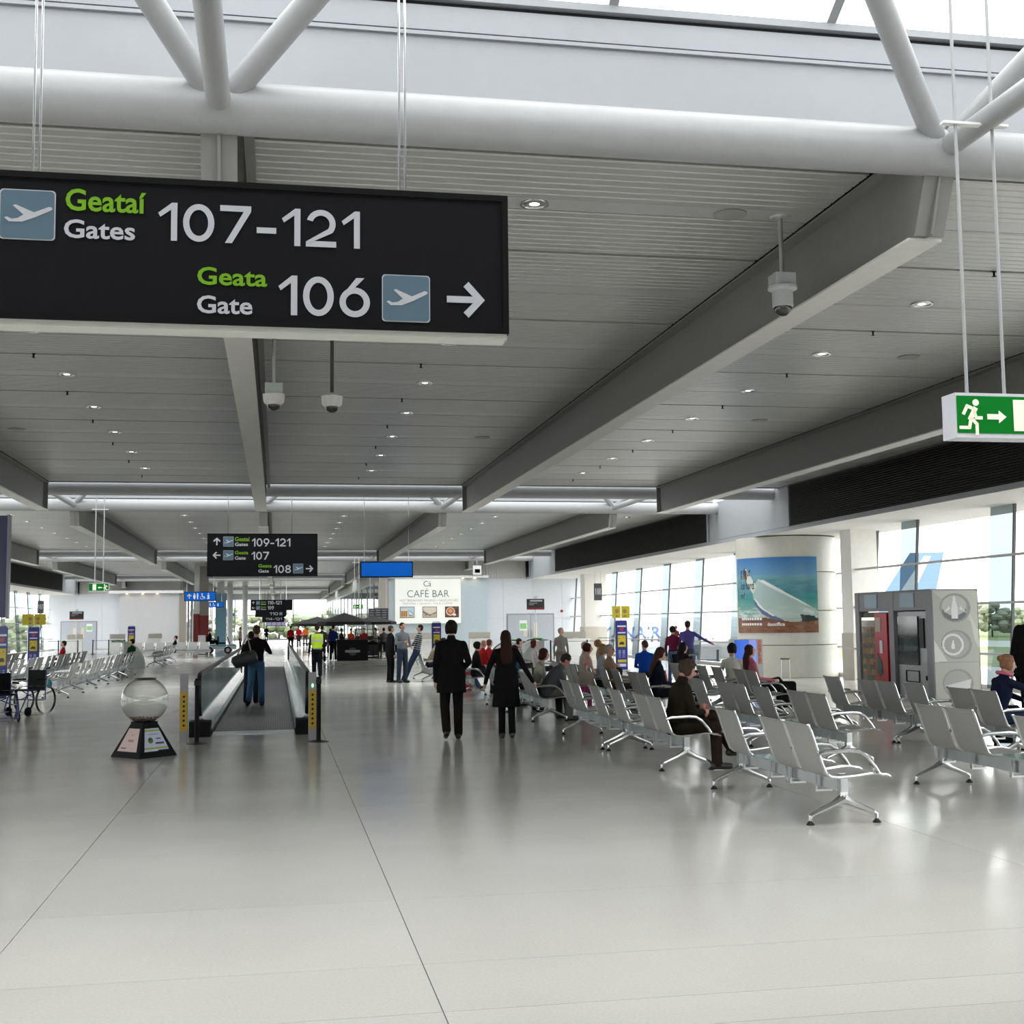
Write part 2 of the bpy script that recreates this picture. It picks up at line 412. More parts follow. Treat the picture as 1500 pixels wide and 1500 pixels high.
wallR, winR = side(1, XR, 'right', 16.50, 17.35, 34.3, 73, 1)
wallL, winL = side(-1, XL, 'left', -17.5, -17.5, 34.3, 104, 2)

# ---- back end blocks
def panel_wall(name, x0, x1, Y, ztop, skip=()):
    w = struct(name, MB().box(x0, x1, Y+.03, Y+.35, 0, 5.72), MT_CORR)
    n = max(1, round((x1-x0)/1.9)); d = (x1-x0)/n
    for i in range(n):
        for (z0, z1) in ((.1, 2.0), (2.012, ztop)):
            a, c = x0+i*d, x0+(i+1)*d
            if any(a < q1 and c > q0 and z0 < 1 for q0, q1 in skip): 
                pass
            part('wall_panel', MB().box(a+.006, c-.006, Y, Y+.03, z0, z1), MT_WALL, w)
    m = MB(); k = int((x1-x0)/.16)
    for i in range(k): m.box(x0+i*.16, x0+i*.16+.09, Y-.0, Y+.03, ztop+.02, 5.70)
    part('corrugation', m, MT_CORR, w, stuff=True)
    return w
wb = panel_wall('wall_back_right', 5.99, 18.4, 73, 4.36)
wl = panel_wall('wall_back_left', -17.6, -7.5, 104, 4.40)
struct('wall_return_right', MB().box(5.99, 6.2, 73.35, 157, 4.4, 5.72).box(5.99, 18, 73.3, 73.6, 0, 5.7), MT_CORR)
def dbl_door(n, x0, x1, Y, zt):
    d = struct('door_%d' % n, MB().box(x0-.08, x1+.08, Y-.03, Y, 0, zt+.07), mat('door_frame', (.28, .29, .32), .5))
    xm = (x0+x1)/2
    for a, c, s in ((x0, xm-.01, 1), (xm+.01, x1, -1)):
        part('door_leaf', MB().box(a, c, Y-.07, Y-.03, 0, zt), mat('door_leaf_grey', (.42, .45, .50), .45), d)
        vx = c-.42 if s == 1 else a+.18
        part('vision_panel', MB().box(vx, vx+.22, Y-.085, Y-.07, .95, 1.75), mat('cream_vision', (.62, .58, .46), .3), d)
        hx = c-.1 if s == 1 else a+.06
        part('push_bar', MB().box(hx, hx+.04, Y-.12, Y-.07, .9, 1.3), MT_ALU, d)
    return d
dR = dbl_door(1, 13.35, 16.05, 73, 2.22); dL = dbl_door(2, -16.6, -14.0, 104, 2.2)
for Y, x, z in ((73, 14.25, 1.6), (104, -14.5, 1.75)):
    nt_ = thing('door_notice', 'green and white notice fixed to the %s double door' % ('right-hand wall' if Y == 73 else 'far left'), 'notice', (x, Y-.09, z))
    part('sheet', MB().box(-.22, .22, 0, .01, -.3, .3), MT_WHITE, nt_); part('print', MB().box(-.19, .19, -.006, 0, -.2, .12), mat('green_print', (.25, .55, .2), .6), nt_)
# cafe block behind the sign (bluish wall, cornice with warm downlights)
cb = struct('wall_cafe', MB().box(6.3, 12.0, 72.5, 73, 0, 4.36), mat('blue_grey_wall', (.46, .54, .58), .5))
part('cornice', MB().box(6.3, 12.1, 72.2, 73, 4.38, 4.52), MT_WHITE, cb)
part('corner_post', MB().box(5.75, 6.3, 72.4, 73, 0, 4.4), mat('bronze_post', (.36, .34, .30), .4), cb)
# left grey end block in front of the left back wall
lb = struct('wall_lobby', MB().box(-12.2, -7.6, 103.3, 103.95, 0, 4.38), mat('grey_lobby_wall', (.50, .50, .52), .35))
part('cornice', MB().box(-13.0, -7.3, 102.9, 104, 4.4, 4.62), MT_WHITE, lb)
part('corner_post', MB().box(-7.6, -7.1, 103.2, 104, 0, 4.4), mat('taupe_post', (.27, .24, .21), .4), lb)
for cbp, xs, Y in ((cb, (10.6, 11.3), 72.45), (lb, (-11.6, -10.4, -9.3), 103.2)):
    for x in xs:
        part('cornice_lamp', MB().lathe([(0, 0), (.07, 0), (.07, .03)], (x, Y-.12, 4.36), 12), mat('warm_lamp', (1, .72, .42), emit=14), cbp)

# ---- far end glass wall and concourse sides
we = struct('wall_end', MB().box(-17.6, 17.6, 157, 157.3, 4.9, 5.75).box(-17.6, -8.5, 157, 157.3, 0, 5.7).box(9, 17.6, 157, 157.3, 0, 5.7), MT_WALL)
win3 = struct('window_3', MB().box(-8.5, 9, 157, 157.2, 0, .15), MT_MULL)
for i in range(6):
    x = -8.5+i*17.5/5
    part('mullion', MB().box(x-.06, x+.06, 156.9, 157.1, 0, 4.9), MT_MULL, win3)
    if i < 5:
        for z0, z1 in ((.15, 3.0), (3.06, 4.9)):
            part('pane', MB().add([(x, 157, z0), (x+3.5, 157, z0), (x+3.5, 157, z1), (x, 157, z1)], [(0, 1, 2, 3)]), MT_GLASS, win3)
part('transom', MB().box(-8.5, 9, 156.92, 157.08, 3.0, 3.06), MT_MULL, win3)
# left side of the far concourse: glazing and piers
win4 = struct('window_4', MB().box(-7.6, -7.4, 104, 157, 4.3, 5.7), MT_FASCIA)
for k in range(13):
    y = 104+k*53/13
    part('pane', MB().add([(-7.5, y, .1), (-7.5, y+4.07, .1), (-7.5, y+4.07, 4.3), (-7.5, y, 4.3)], [(0, 1, 2, 3)]), MT_GLASS, win4)
    part('mullion', MB().box(-7.56, -7.44, y-.04, y+.04, .1, 4.3), MT_MULL, win4)
# right side of the far concourse behind the cafe: dark glazed partition
win5 = struct('window_5', MB().box(5.95, 6.05, 73.4, 157, 4.3, 4.42), MT_ALU)
for k in range(14):
    y = 73.5+k*83/14
    part('pane', MB().add([(6, y, .1), (6, y+5.9, .1), (6, y+5.9, 4.3), (6, y, 4.3)], [(0, 1, 2, 3)]), glass('dim_glass', (.45, .5, .52), .9), win5)
    part('mullion', MB().box(5.96, 6.04, y-.03, y+.03, .1, 4.3), MT_ALU, win5)
struct('wall_behind', MB().box(-17.6, 17.6, -30.3, -30, -.3, 5.7), MT_WALL)
struct('ceiling_far', MB().box(-17.6, -15.7, -30, 157, 4.43, 5.75).box(14.6, 17.8, -30, 73, 4.42, 5.75).box(-17, 17.6, 133, 157.3, 5.75, 5.8), MT_SOFFIT)

# ---- round drum with the poster, square column
dr = struct('wall_drum', MB(), MT_SOFFIT)
DC, DRR = (15.8, 37.5), 1.55
for z0, z1 in ((0, .98), (.99, 2.02), (2.03, 3.2), (3.21, 4.3)):
    part('drum_panel', MB().lathe([(DRR-.03, z0), (DRR, z0+.01), (DRR, z1-.01), (DRR-.03, z1)], (*DC, 0), 48), mat('cream_drum', (.62, .60, .54), .35), dr, True)
cl = struct('wall_column', MB().box(16.25, 17.05, 33.8, 34.5, 0, 4.33), MT_SOFFIT)
part('base_cladding', MB().box(16.22, 17.08, 33.77, 34.53, 0, 1.35), mat('beige_cladding', (.52, .49, .43), .4), cl)
pr = struct('wall_pier', MB().box(16.3, 17.5, 66, 67, 0, 4.33), MT_SOFFIT)
part('base_cladding', MB().box(16.25, 17.5, 65.95, 67.05, 0, 1.5), mat('beige_cladding', (.52, .49, .43), .4), pr)

# ================================================================== OUTSIDE
ow = struct('ground', MB().box(-600, 600, -300, 900, -4.9, -4.5), mat('concrete_apron', (.36, .36, .35), .8, noise=.1, scale=.02))
part('grass_strip', MB().box(90, 400, -100, 600, -4.49, -4.45), mat('grass_green', (.16, .20, .08), .9, noise=.2, scale=.05), ow)
part('taxiway', MB().box(150, 190, -100, 600, -4.45, -4.43), mat('pale_taxiway', (.42, .42, .4), .8), ow)
part('far_grass', MB().box(-200, 90, 190, 260, -4.49, -4.45), mat('grass_green', (.16, .20, .08), .9), ow)
MT_LEAF = [mat('leaf_%d' % i, c, .8, noise=.3, scale=.5) for i, c in enumerate(((.17, .21, .13), (.21, .25, .16), (.25, .27, .20)))]
def tree(x, y, h, r, k, where):
    rnd = random.Random(int(x*7+y)); t = thing('tree', 'green leafy tree %s' % where, 'tree', (x, y, -4.5), 0, 'trees beyond the airfield')
    m = MB()
    for i in range(46):
        a = rnd.uniform(0, 6.28); q = rnd.uniform(.1, .72)*r; s = rnd.uniform(.14, .30)*r
        m.ball((q*math.cos(a), q*math.sin(a), h*.52+rnd.uniform(-.35, .42)*h*.85), (s, s, s*.75), 7)
    c = part('crown', m, MT_LEAF[k], t, True)
    part('trunk', MB().tube([(0, 0, 0), (.1, 0, h*.5)], [.3, .2], 8), mat('bark', (.08, .06, .045), .9), t)
rt = random.Random(3)
for i in range(25):
    tree(-62+i*5.2, 250 if i % 2 else 262, rt.uniform(7.6, 11.0), 3.9, i % 3, 'in the far line beyond the end windows')
for i in range(20):
    tree(226 if i % 2 else 240, 250+i*11, rt.uniform(9, 12), 6.4, i % 3, 'in the distant line outside the side windows')
def airliner(name, label, x, y, rz, tail_col, text=None):
    t = thing(name, label, 'aircraft', (x, y, 0), rz)
    w = mat('aircraft_white', (.62, .64, .67), .3)
    # fuselage runs along local Y, nose at +Y
    ys = [-17, -15, -11, -7, 0, 8, 13, 15, 16.4, 17.0]; rs = [.25, .7, 1.4, 1.85, 1.9, 1.9, 1.85, 1.45, .8, .1]; zz = [1.2, .9, .5, .1, 0, 0, 0, -.1, -.3, -.4]
    part('fuselage', MB().tube([(0, a, c) for a, c in zip(ys, zz)], rs, 28), w, t, True)
    fin = [(-12.0, 1.6), (-15.2, 7.2), (-17.6, 7.2), (-16.4, 1.2)]
    part('tail_fin', MB().prism(fin, -.14, .14, 'x'), mat(tail_col[0], tail_col[1], .4), t)
    part('fin_stripe', MB().prism([(-13.9, 3.0), (-16.2, 6.9), (-16.7, 6.9), (-15.0, 3.0)], -.16, .16, 'x'), w, t)
    for s in (-1, 1):
        part('wing', MB().add([(s*1.5, 3, -.9), (s*1.5, -2.5, -.9), (s*15, -6.5, .2), (s*15, -5, .2), (s*1.5, 3, -.5), (s*1.5, -2.5, -.6), (s*15, -6.5, .35), (s*15, -5, .35)],
             [(0, 1, 2, 3), (7, 6, 5, 4), (0, 4, 5, 1), (1, 5, 6, 2), (2, 6, 7, 3), (3, 7, 4, 0)]), w, t)
        part('tailplane', MB().add([(s*.6, -13.2, .8), (s*.6, -15.6, .8), (s*5.6, -17, 1.3), (s*5.6, -15.8, 1.3), (s*.6, -13.2, 1), (s*.6, -15.6, 1), (s*5.6, -17, 1.4), (s*5.6, -15.8, 1.4)],
             [(0, 1, 2, 3), (7, 6, 5, 4), (0, 4, 5, 1), (1, 5, 6, 2), (2, 6, 7, 3), (3, 7, 4, 0)]), w, t)
        part('engine', MB().tube([(s*4.6, 3.6, -1.7), (s*4.6, 3, -1.7), (s*4.6, 0, -1.7)], [.8, .95, .6], 18), mat(tail_col[0], tail_col[1], .4), t, True)
        part('main_wheel', MB().tube([(s*2.4-.25, -1, -4.0), (s*2.4+.25, -1, -4.0)], .5, 16).tube([(s*2.4, -1, -4.0), (s*2.0, -1, -1)], .1, 8), MT_BLACK, t)
    part('nose_wheel', MB().tube([(-.2, 13, -4.1), (.2, 13, -4.1)], .4, 16).tube([(0, 13, -4.1), (0, 13, -1)], .08, 8), MT_BLACK, t)
    wn = MB()
    for i in range(36):
        for s in (-1, 1): wn.ball((s*1.90, -7+i*.53, -.12), (.06, .11, .17), 6)
    part('cabin_window', wn, mat('cabin_window', (.05, .07, .1), .2), t, stuff=True)
    return t
a1 = airliner('airliner', 'white airliner outside with blue fuselage lettering and a pale blue tail fin', 43.2, 122.6, math.radians(60), ('tail_blue', (.15, .25, .38)))
tm = text_mb('RYANAIR', -9.0, -3.4, .05, 1.10, 0, .02)
part('lettering', MB().add([(-1.91+max(0, p[2]-.4)*.38, -p[0], p[2]) for p in tm.v], tm.f), mat('livery_blue', (.05, .12, .32), .4), a1)
for o_ in a1.children: o_.scale = (1.3, 1.3, 1.12)
# ================================================================== MOVING WALKWAY
mw = thing('moving_walkway', 'moving walkway with glass balustrades and black rubber handrails', 'walkway', (-.37, 21, 0))
tr = MB(); tr.box(-1.02, .30, 21.3, 55, -.01, .004)
tm_ = mat('tread_grey', (.055, .057, .065), .45, noise=.1)
part('tread', tr, tm_, mw, world=True)
gr = MB()
for i in range(33): gr.box(-1.0+i*.04, -1.0+i*.04+.014, 21.7, 55, .004, .011)
part('tread_rib', gr, mat('tread_rib', (.10, .10, .11), .4), mw, world=True, stuff=True)
part('comb_plate', MB().box(-1.02, .30, 21.05, 21.65, .0, .012), MT_ALU, mw, world=True)
for s, xi in ((-1, -1.03), (1, .31)):
    d = MB(); y0, y1 = 21.2, 55
    prof = [(0, .0), (0, .09), (.035, .15), (.13, .26), (.17, .30), (.22, .30), (.30, .22), (.31, 0)]
    n = len(prof); d.add([(xi+s*a, y, z) for y in (y0, y1) for a, z in prof], [(i, i+1, i+1+n, i+n) for i in range(n-1)]+[tuple(range(n)), tuple(range(n, 2*n))])
    part('balustrade_deck', d, MT_CHROME, mw, world=True)
    part('skirt_strip', MB().box(*sorted((xi-s*.012, xi-s*.001)), y0, y1, .0, .08), MT_BLACK, mw, world=True)
    part('newel_base', MB().box(*sorted((xi+s*.0, xi+s*.33)), 20.75, 21.22, 0, .24), MT_BLACKM, mw, world=True)
    xg = xi+s*.19
    for k in range(16):
        a = 21.1+k*(33.9/16)
        part('balustrade_glass', MB().box(xg-.006, xg+.006, a+.005, a+33.9/16-.005, .29, .93), glass('balustrade_glass', (.80, .88, .87), 1.0), mw, world=True)
    hr = [(xg, 21.25, .33), (xg, 21.0, .36), (xg, 20.88, .52), (xg, 20.86, .68), (xg, 20.92, .86), (xg, 21.05, .95), (xg, 21.3, .98), (xg, 54.8, .98), (xg, 55.1, .92), (xg, 55.2, .7), (xg, 55.1, .45), (xg, 54.9, .33)]
    part('handrail', MB().tube(hr, .042, 10), MT_BLACK, mw, True, True)
    part('handrail_guide', MB().box(xg-.025, xg+.025, 21.15, 54.9, .925, .945), MT_CHROME, mw, world=True)

# ================================================================== FLAT PRINT (colour attribute on a fine grid)
def print_mat():
    if 'printed_colours' in MATS: return MATS['printed_colours']
    m = bpy.data.materials.new('printed_colours'); m.use_nodes = True; MATS['printed_colours'] = m
    n = m.node_tree.nodes; a = n.new('ShaderNodeAttribute'); a.attribute_name = 'print'
    m.node_tree.links.new(a.outputs['Color'], n['Principled BSDF'].inputs['Base Color']); n['Principled BSDF'].inputs['Roughness'].default_value = .35
    return m
class Canvas:
    def __init__(s, w, h, bg): s.w, s.h = w, h; s.a = np.zeros((h, w, 3)); s.a[:] = srgb(bg); s.X, s.Y = np.meshgrid((np.arange(w)+.5)/w, (np.arange(h)+.5)/h)
    def grad(s, y0, y1, c0, c1):
        m = (s.Y >= y0) & (s.Y <= y1); t = ((s.Y-y0)/(y1-y0))[..., None]
        s.a = np.where(m[..., None], np.array(srgb(c0))*(1-t)+np.array(srgb(c1))*t, s.a)
    def poly(s, pts, c, al=1):
        ins = np.zeros_like(s.X, bool); n = len(pts)
        for i in range(n):
            x1, y1 = pts[i]; x2, y2 = pts[(i+1) % n]
            cond = ((y1 > s.Y) != (y2 > s.Y)) & (s.X < (x2-x1)*(s.Y-y1)/((y2-y1) or 1e-9)+x1); ins ^= cond
        s.a[ins] = s.a[ins]*(1-al)+np.array(srgb(c))*al
    def ell(s, cx, cy, rx, ry, c, al=1, ring=None):
        d = ((s.X-cx)/rx)**2+((s.Y-cy)/ry)**2; m = d < 1
        if ring: m &= d > ring
        s.a[m] = s.a[m]*(1-al)+np.array(srgb(c))*al
    def rect(s, x0, y0, x1, y1, c, al=1): s.poly([(x0, y0), (x1, y0), (x1, y1), (x0, y1)], c, al)
    def bumps(s, y0, y1, c, n, seed, al=.5, r=(.01, .04)):
        q = random.Random(seed)
        for _ in range(n): s.ell(q.random(), q.uniform(y0, y1), q.uniform(*r)*1.6, q.uniform(*r)*.5, c, al)
    def mesh(s, name, fn, parent):
        """fn(u, v) -> point; v up"""
        w, h = s.w, s.h
        vs = [fn(i/w, j/h) for j in range(h+1) for i in range(w+1)]
        fs = [(j*(w+1)+i, j*(w+1)+i+1, (j+1)*(w+1)+i+1, (j+1)*(w+1)+i) for j in range(h) for i in range(w)]
        me = bpy.data.meshes.new(name); me.from_pydata(vs, [], fs); me.materials.append(print_mat())
        at = me.color_attributes.new('print', 'FLOAT_COLOR', 'CORNER')
        c = np.ones((w*h, 4, 4)); c[:, :, :3] = s.a.reshape(-1, 1, 3); at.data.foreach_set('color', c.reshape(-1))
        return link(name, me, parent)

# ================================================================== BEAM SEATING
MT_SEATM = mat('perforated_grey_metal', (.36, .36, .35), .45, metal=.25, noise=.05, scale=40)
MT_GTAB = mat('green_edge_glass_table', (.30, .40, .34), .12, metal=.1)
SEATPROF = [(-.385, .858), (-.372, .862), (-.345, .80), (-.30, .66), (-.255, .53), (-.225, .455), (-.18, .42), (-.10, .412), (.05, .422), (.18, .438), (.25, .440), (.285, .428)]
def seat_meshes():
    w = .262; n = len(SEATPROF); sh = MB()
    vs = []
    for dy in (-w, w):
        for x, z in SEATPROF: vs.append((x, dy, z))
        for x, z in SEATPROF: vs.append((x+.012, dy, z-.010))
    fs = [(i, i+1, i+1+2*n, i+2*n) for i in range(n-1)]+[(i+n+1, i+n, i+3*n, i+3*n+1) for i in range(n-1)]
    fs += [(0, 2*n, 3*n, n), (n-1, 2*n-1, 4*n-1, 3*n-1)]
    sh.add(vs, fs); seat = sh.mesh('seat', MT_SEATM, True)
    rl = MB().tube([(x, 0, z) for x, z in SEATPROF]+[(.33, 0, .425), (.37, 0, .405)], [.013]*n+[.013, .007], 6, sy=1.0)
    rail = rl.mesh('side_rail', MT_CHROME, True)
    arm = MB().tube([(-.30, 0, .615), (-.24, 0, .632), (-.02, 0, .640), (.06, 0, .632), (.13, 0, .59), (.21, 0, .50), (.245, 0, .448)], [.014, .02, .021, .02, .018, .016, .013], 8).mesh('armrest', MT_CHROME, True)
    br = MB()
    for x in (-.07, .07): br.box(x-.009, x+.009, -.02, .02, .235, .42)
    br.box(-.079, .079, -.02, .02, .228, .246); bracket = br.mesh('bracket', MT_ALU)
    tb = MB().box(-.22, .27, -.27, .27, .425, .445); table = tb.mesh('table_top', MT_GTAB)
    lg = MB(); lg.box(-.035, .035, -.028, .028, .20, .425)
    for s in (-1, 1): lg.tube([(s*.0, 0, .215), (s*.10, 0, .165), (s*.27, 0, .095), (s*.302, 0, .075), (s*.305, 0, .035)], [.045, .027, .021, .02, .014], 8)
    leg = lg.mesh('leg', MT_CHROME, True)
    foot = MB().lathe([(.036, 0), (.036, .008), (.014, .032), (.012, .04)], (0, 0, 0), 12).mesh('foot_pad', MT_BLACK, True)
    return seat, rail, arm, bracket, table, leg, foot
SM = seat_meshes()
BEAMM = {}
def bench(x, y, label, pattern='sst s', length=2.42, flip=False, group=None):
    seat, rail, arm, bracket, table, leg, foot = SM
    t = thing('beam_seating', label, 'seating', (x, y, 0), math.pi if flip else 0, group)
    if length not in BEAMM: BEAMM[length] = MB().box(-.032, .032, -.04, length+.04, .275, .40).mesh('support_beam', MT_ALU)
    link('support_beam', BEAMM[length], t)
    for yy in (0, length):
        l = link('leg', leg, t, (0, yy, 0))
        for s in (-1, 1): link('foot_pad', foot, l, (s*.305, 0, 0))
    pos = {'sst s': [(.10, 's'), (.67, 's'), (1.24, 't'), (1.86, 's')], 's tss': [(.20, 's'), (.82, 't'), (1.42, 's'), (2.0, 's')], 'ssss': [(.25, 's'), (.88, 's'), (1.51, 's'), (2.14, 's')]}[pattern]
    for p, k in pos:
        if k == 's':
            q = link('seat', seat, t, (0, p, 0))
            for s in (-.268, .268): link('side_rail', rail, q, (0, s, 0))
            for s in (-.292, .292): link('armrest', arm, t, (0, p+s, 0))
            link('bracket', bracket, t, (0, p+.30, 0)); 
        else:
            link('table_top', table, t, (0, p, 0)); link('bracket', bracket, t, (0, p-.18, 0)); link('bracket', bracket, t, (0, p+.2, 0))
    return t
RB = [  # x, y, pattern, label
 (4.80, 10.30, 'sst s', 'nearest bench of grey perforated metal seats, with a glass of beer on its table'),
 (4.75, 14.38, 'sst s', 'grey metal bench where the man in the dark brown coat sits'),
 (4.72, 17.00, 's tss', 'empty grey metal bench beyond the brown-coated man, along the aisle'),
 (4.77, 22.05, 'sst s', 'grey metal bench where the man in the grey suit leans forward'),
 (4.77, 24.60, 's tss', 'grey metal bench behind the walking woman, next after the grey-suited man'),
 (4.75, 30.80, 'sst s', 'aisle bench of metal seats partly hidden behind the walking woman in black'),
 (4.75, 33.40, 's tss', 'metal bench with people in red behind the walking man in black'),
 (4.65, 38.30, 'sst s', 'metal bench beside the three standing men, farthest along the aisle'),
 (6.98, 10.10, 's tss', 'metal bench cut by the right edge of the picture, with a green-edged table'),
 (6.78, 14.35, 'sst s', 'second-row metal bench whose seats are all empty, behind the nearest bench'),
 (6.78, 17.00, 'sst s', 'second-row empty metal bench just beyond the first one'),
 (6.60, 21.20, 'sst s', 'second-row bench where the long-haired woman in navy sits'),
 (6.60, 23.80, 's tss', 'second-row bench where the grey-haired man in beige sits'),
 (6.60, 26.40, 'sst s', 'second-row bench where the woman with dark red hair sits'),
 (8.92, 14.20, 'sst s', 'third-row bench where the woman with the hair bun sits'),
 (8.90, 16.72, 'sst s', 'third-row empty bench in front of the vending machines'),
 (8.70, 21.45, 'sst s', 'third-row bench where the women in pink and in white sit'),
 (8.70, 24.00, 's tss', 'third-row bench beside the woman with long black hair'),
]
for x, y, p, l in RB: bench(x, y, l, p)
k = 0
rows = ['in the aisle row', 'in the middle row', 'in the row by the left window']
for r, (x, ys) in enumerate(((-5.45, [35.85, 38.4, 40.95, 43.5, 46.05, 48.6]), (-7.5, [37.5, 40.1, 42.7, 45.3, 47.9, 50.5]), (-9.5, [39.0, 41.6, 44.2, 46.8, 49.4]))):
    for i, y in enumerate(ys):
        o = ['nearest', 'second', 'third', 'fourth', 'fifth', 'sixth'][i]
        bench(x, y, 'left-hand bench %s, %s from the wheelchair' % (rows[r], o), 'sst s' if i % 2 else 's tss', flip=True, group='left-hand seating')
for i, y in enumerate((60.5, 63.1, 65.7)):
    bench(-5.3, y, 'far left metal bench near the grey lobby wall, %s from the viewer' % ['nearest', 'middle', 'farthest'][i], 'sst s', flip=True, group='far left seating')
for i, x in enumerate((-8.6, -6.2)):
    b_ = bench(x, 74, 'dark-backed bench facing the viewer before the lobby wall, %s one' % ['left', 'right'][i], 'ssss')
    b_.rotation_euler = (0, 0, -math.pi/2)

# glass of beer on the nearest table
g = thing('beer_glass', 'half-empty glass of beer on the nearest bench table', 'glass', (4.93, 11.42, .446))
part('glass', MB().lathe([(0, .0), (.03, .0), (.038, .15), (.036, .15), (.029, .006), (0, .006)], n=20), glass('drinking_glass', (.93, .94, .93), 1), g, True)
part('beer', MB().lathe([(0, .007), (.0285, .007), (.0315, .065), (0, .065)], n=20), mat('amber_beer', (.62, .30, .02), .1), g, True)

# ================================================================== HANGING SIGNS
MT_SIGN = mat('sign_black', (.008, .008, .010), .6, spec=.15)
MT_STXT = mat('sign_white_text', (.60, .61, .66), .4)
MT_SGRN = mat('sign_green_text', (.20, .46, .01), .4)
MT_PICT = mat('pictogram_blue', (.115, .19, .25), .35)
MT_SBLUE = mat('sign_blue', (.003, .10, .48), .5, emit=.30, spec=.1)
PLANE = [(.93, .66), (.95, .62), (.90, .585), (.655, .455), (.41, .35), (.175, .345), (.09, .42), (.14, .44), (.22, .40), (.33, .42), (.43, .49), (.24, .67), (.285, .69), (.62, .545), (.88, .665)]
def rrect(x0, x1, z0, z1, r, n=4):
    return [p for cx, cz, a in ((x1-r, z1-r, 0), (x0+r, z1-r, 90), (x0+r, z0+r, 180), (x1-r, z0+r, 270)) for p in arc(cx, cz, r, a, a+90, n)]
def pictogram(t, x0, x1, z0, z1, y):
    r = (x1-x0)*.07; e = (x1-x0)*.02
    q = part('pictogram', MB().prism(rrect(x0, x1, z0, z1, r), y-.006, y, 'y'), MT_STXT, t, world=True)
    part('pictogram_ground', MB().prism(rrect(x0+e, x1-e, z0+e, z1-e, r), y-.008, y-.005, 'y'), MT_PICT, q, world=True)
    part('plane_symbol', MB().prism([(x0+u*(x1-x0), z0+w*(z1-z0)) for u, w in PLANE], y-.0105, y-.008, 'y'), MT_STXT, q, world=True)
def arrow(t, cx, cz, s, ang, y, m=None):
    base = [(-.5, -.09), (.22, -.09), (-.04, -.36), (.10, -.5), (.55, 0), (.10, .5), (-.04, .36), (.22, .09), (-.5, .09)]
    c, n = math.cos(ang), math.sin(ang)
    part('arrow', MB().prism([(cx+(u*c-w*n)*s, cz+(u*n+w*c)*s) for u, w in base], y-.008, y-.004, 'y'), m or MT_STXT, t, world=True)
def glyph_mb(ch, x0, x1, z0, z1, y, w):
    """numeral drawn as strokes; w = stroke half width in metres"""
    m = MB(); W, H = x1-x0, z1-z0; cx = (x0+x1)/2
    def ring(cx, cz, rx, rz, a0=0, a1=360, n=28):
        pts = [(math.radians(a0+(a1-a0)*i/n)) for i in range(n+1)]
        o = [(cx+math.cos(a)*rx, cz+math.sin(a)*rz) for a in pts]; q = [(cx+math.cos(a)*(rx-2*w), cz+math.sin(a)*(rz-2*w)) for a in pts]
        m.add([(p[0], y, p[1]) for p in o+q], [(i, i+1, i+n+2, i+n+1) for i in range(n)])
    cnt = [0]
    def pg(p): cnt[0] += 1; m.add([(a, y-.0008*cnt[0], b) for a, b in p], [tuple(range(len(p)))])
    if ch == '0': ring(cx, z0+H/2, W/2, H/2)
    elif ch == '1': pg([(x1-2*w, z0), (x1, z0), (x1, z1), (x1-1.7*w, z1), (x1-2*w, z1-.9*w)]); pg([(x1-1.7*w, z1), (x1-2*w, z1-2.4*w), (x0+.7*w, z0+H*.66-.6*w), (x0, z0+H*.72)])
    elif ch == '2':
        ring(cx, z1-W*.48, W*.48, W*.48, -38, 165, 22)
        pg([(x0, z0), (x1, z0), (x1, z0+2*w), (x0+2.2*w, z0+2*w), (x0, z0+1.7*w)]); a = math.radians(-38); r = W*.48
        pg([(x0, z0+1.7*w), (x0+2.4*w, z0+1.8*w), (cx+r*math.cos(a)+.05*w, z1-r+r*math.sin(a)), (cx+(r-2*w)*math.cos(a), z1-r+(r-2*w)*math.sin(a))])
    elif ch == '7': pg([(x0, z1-2*w), (x1, z1-2*w), (x1, z1), (x0, z1)]); pg([(x0+W*.16, z0), (x0+W*.16+2.3*w, z0), (x1, z1-1.9*w), (x1-2.4*w, z1-2*w)])
    elif ch in '69':
        f = (lambda p: p) if ch == '6' else (lambda p: [(2*cx-a, z0+z1-b) for a, b in p][::-1])
        r = W/2; n = 28; pts = [2*math.pi*i/n for i in range(n+1)]
        o = f([(cx+math.cos(a)*r, z0+r+math.sin(a)*r) for a in pts]); q = f([(cx+math.cos(a)*(r-2*w), z0+r+math.sin(a)*(r-2*w)) for a in pts])
        if ch == '9': o = o[::-1]; q = q[::-1]
        m.add([(p[0], y, p[1]) for p in o+q], [(i, i+1, i+n+2, i+n+1) for i in range(n)])
        pg(f([(x0+.15*w, z0+r*1.25), (x0+2.1*w, z0+r*1.35), (x0+W*.82, z1), (x0+W*.82-2.6*w, z1)]))
    elif ch == '8':
        r1 = H*.265; r2 = H*.285; ring(cx, z1-r1, W*.45, r1); ring(cx, z0+r2, W*.5, r2)
    elif ch == '4': pg([(x0+W*.62, z0), (x0+W*.62+2*w, z0), (x0+W*.62+2*w, z1), (x0+W*.62, z1)]); pg([(x0, z0+H*.2), (x1, z0+H*.2), (x1, z0+H*.2+2*w), (x0, z0+H*.2+2*w)]); pg([(x0, z0+H*.2+2*w), (x0+2.2*w, z0+H*.2+2*w), (x0+W*.62+2*w, z1), (x0+W*.62-.4*w, z1)])
    elif ch == '-': pg([(x0, z0+H*.30), (x1, z0+H*.30), (x1, z0+H*.30+2*w), (x0, z0+H*.30+2*w)])
    return m
ADV = {'1': .40, '-': .42}
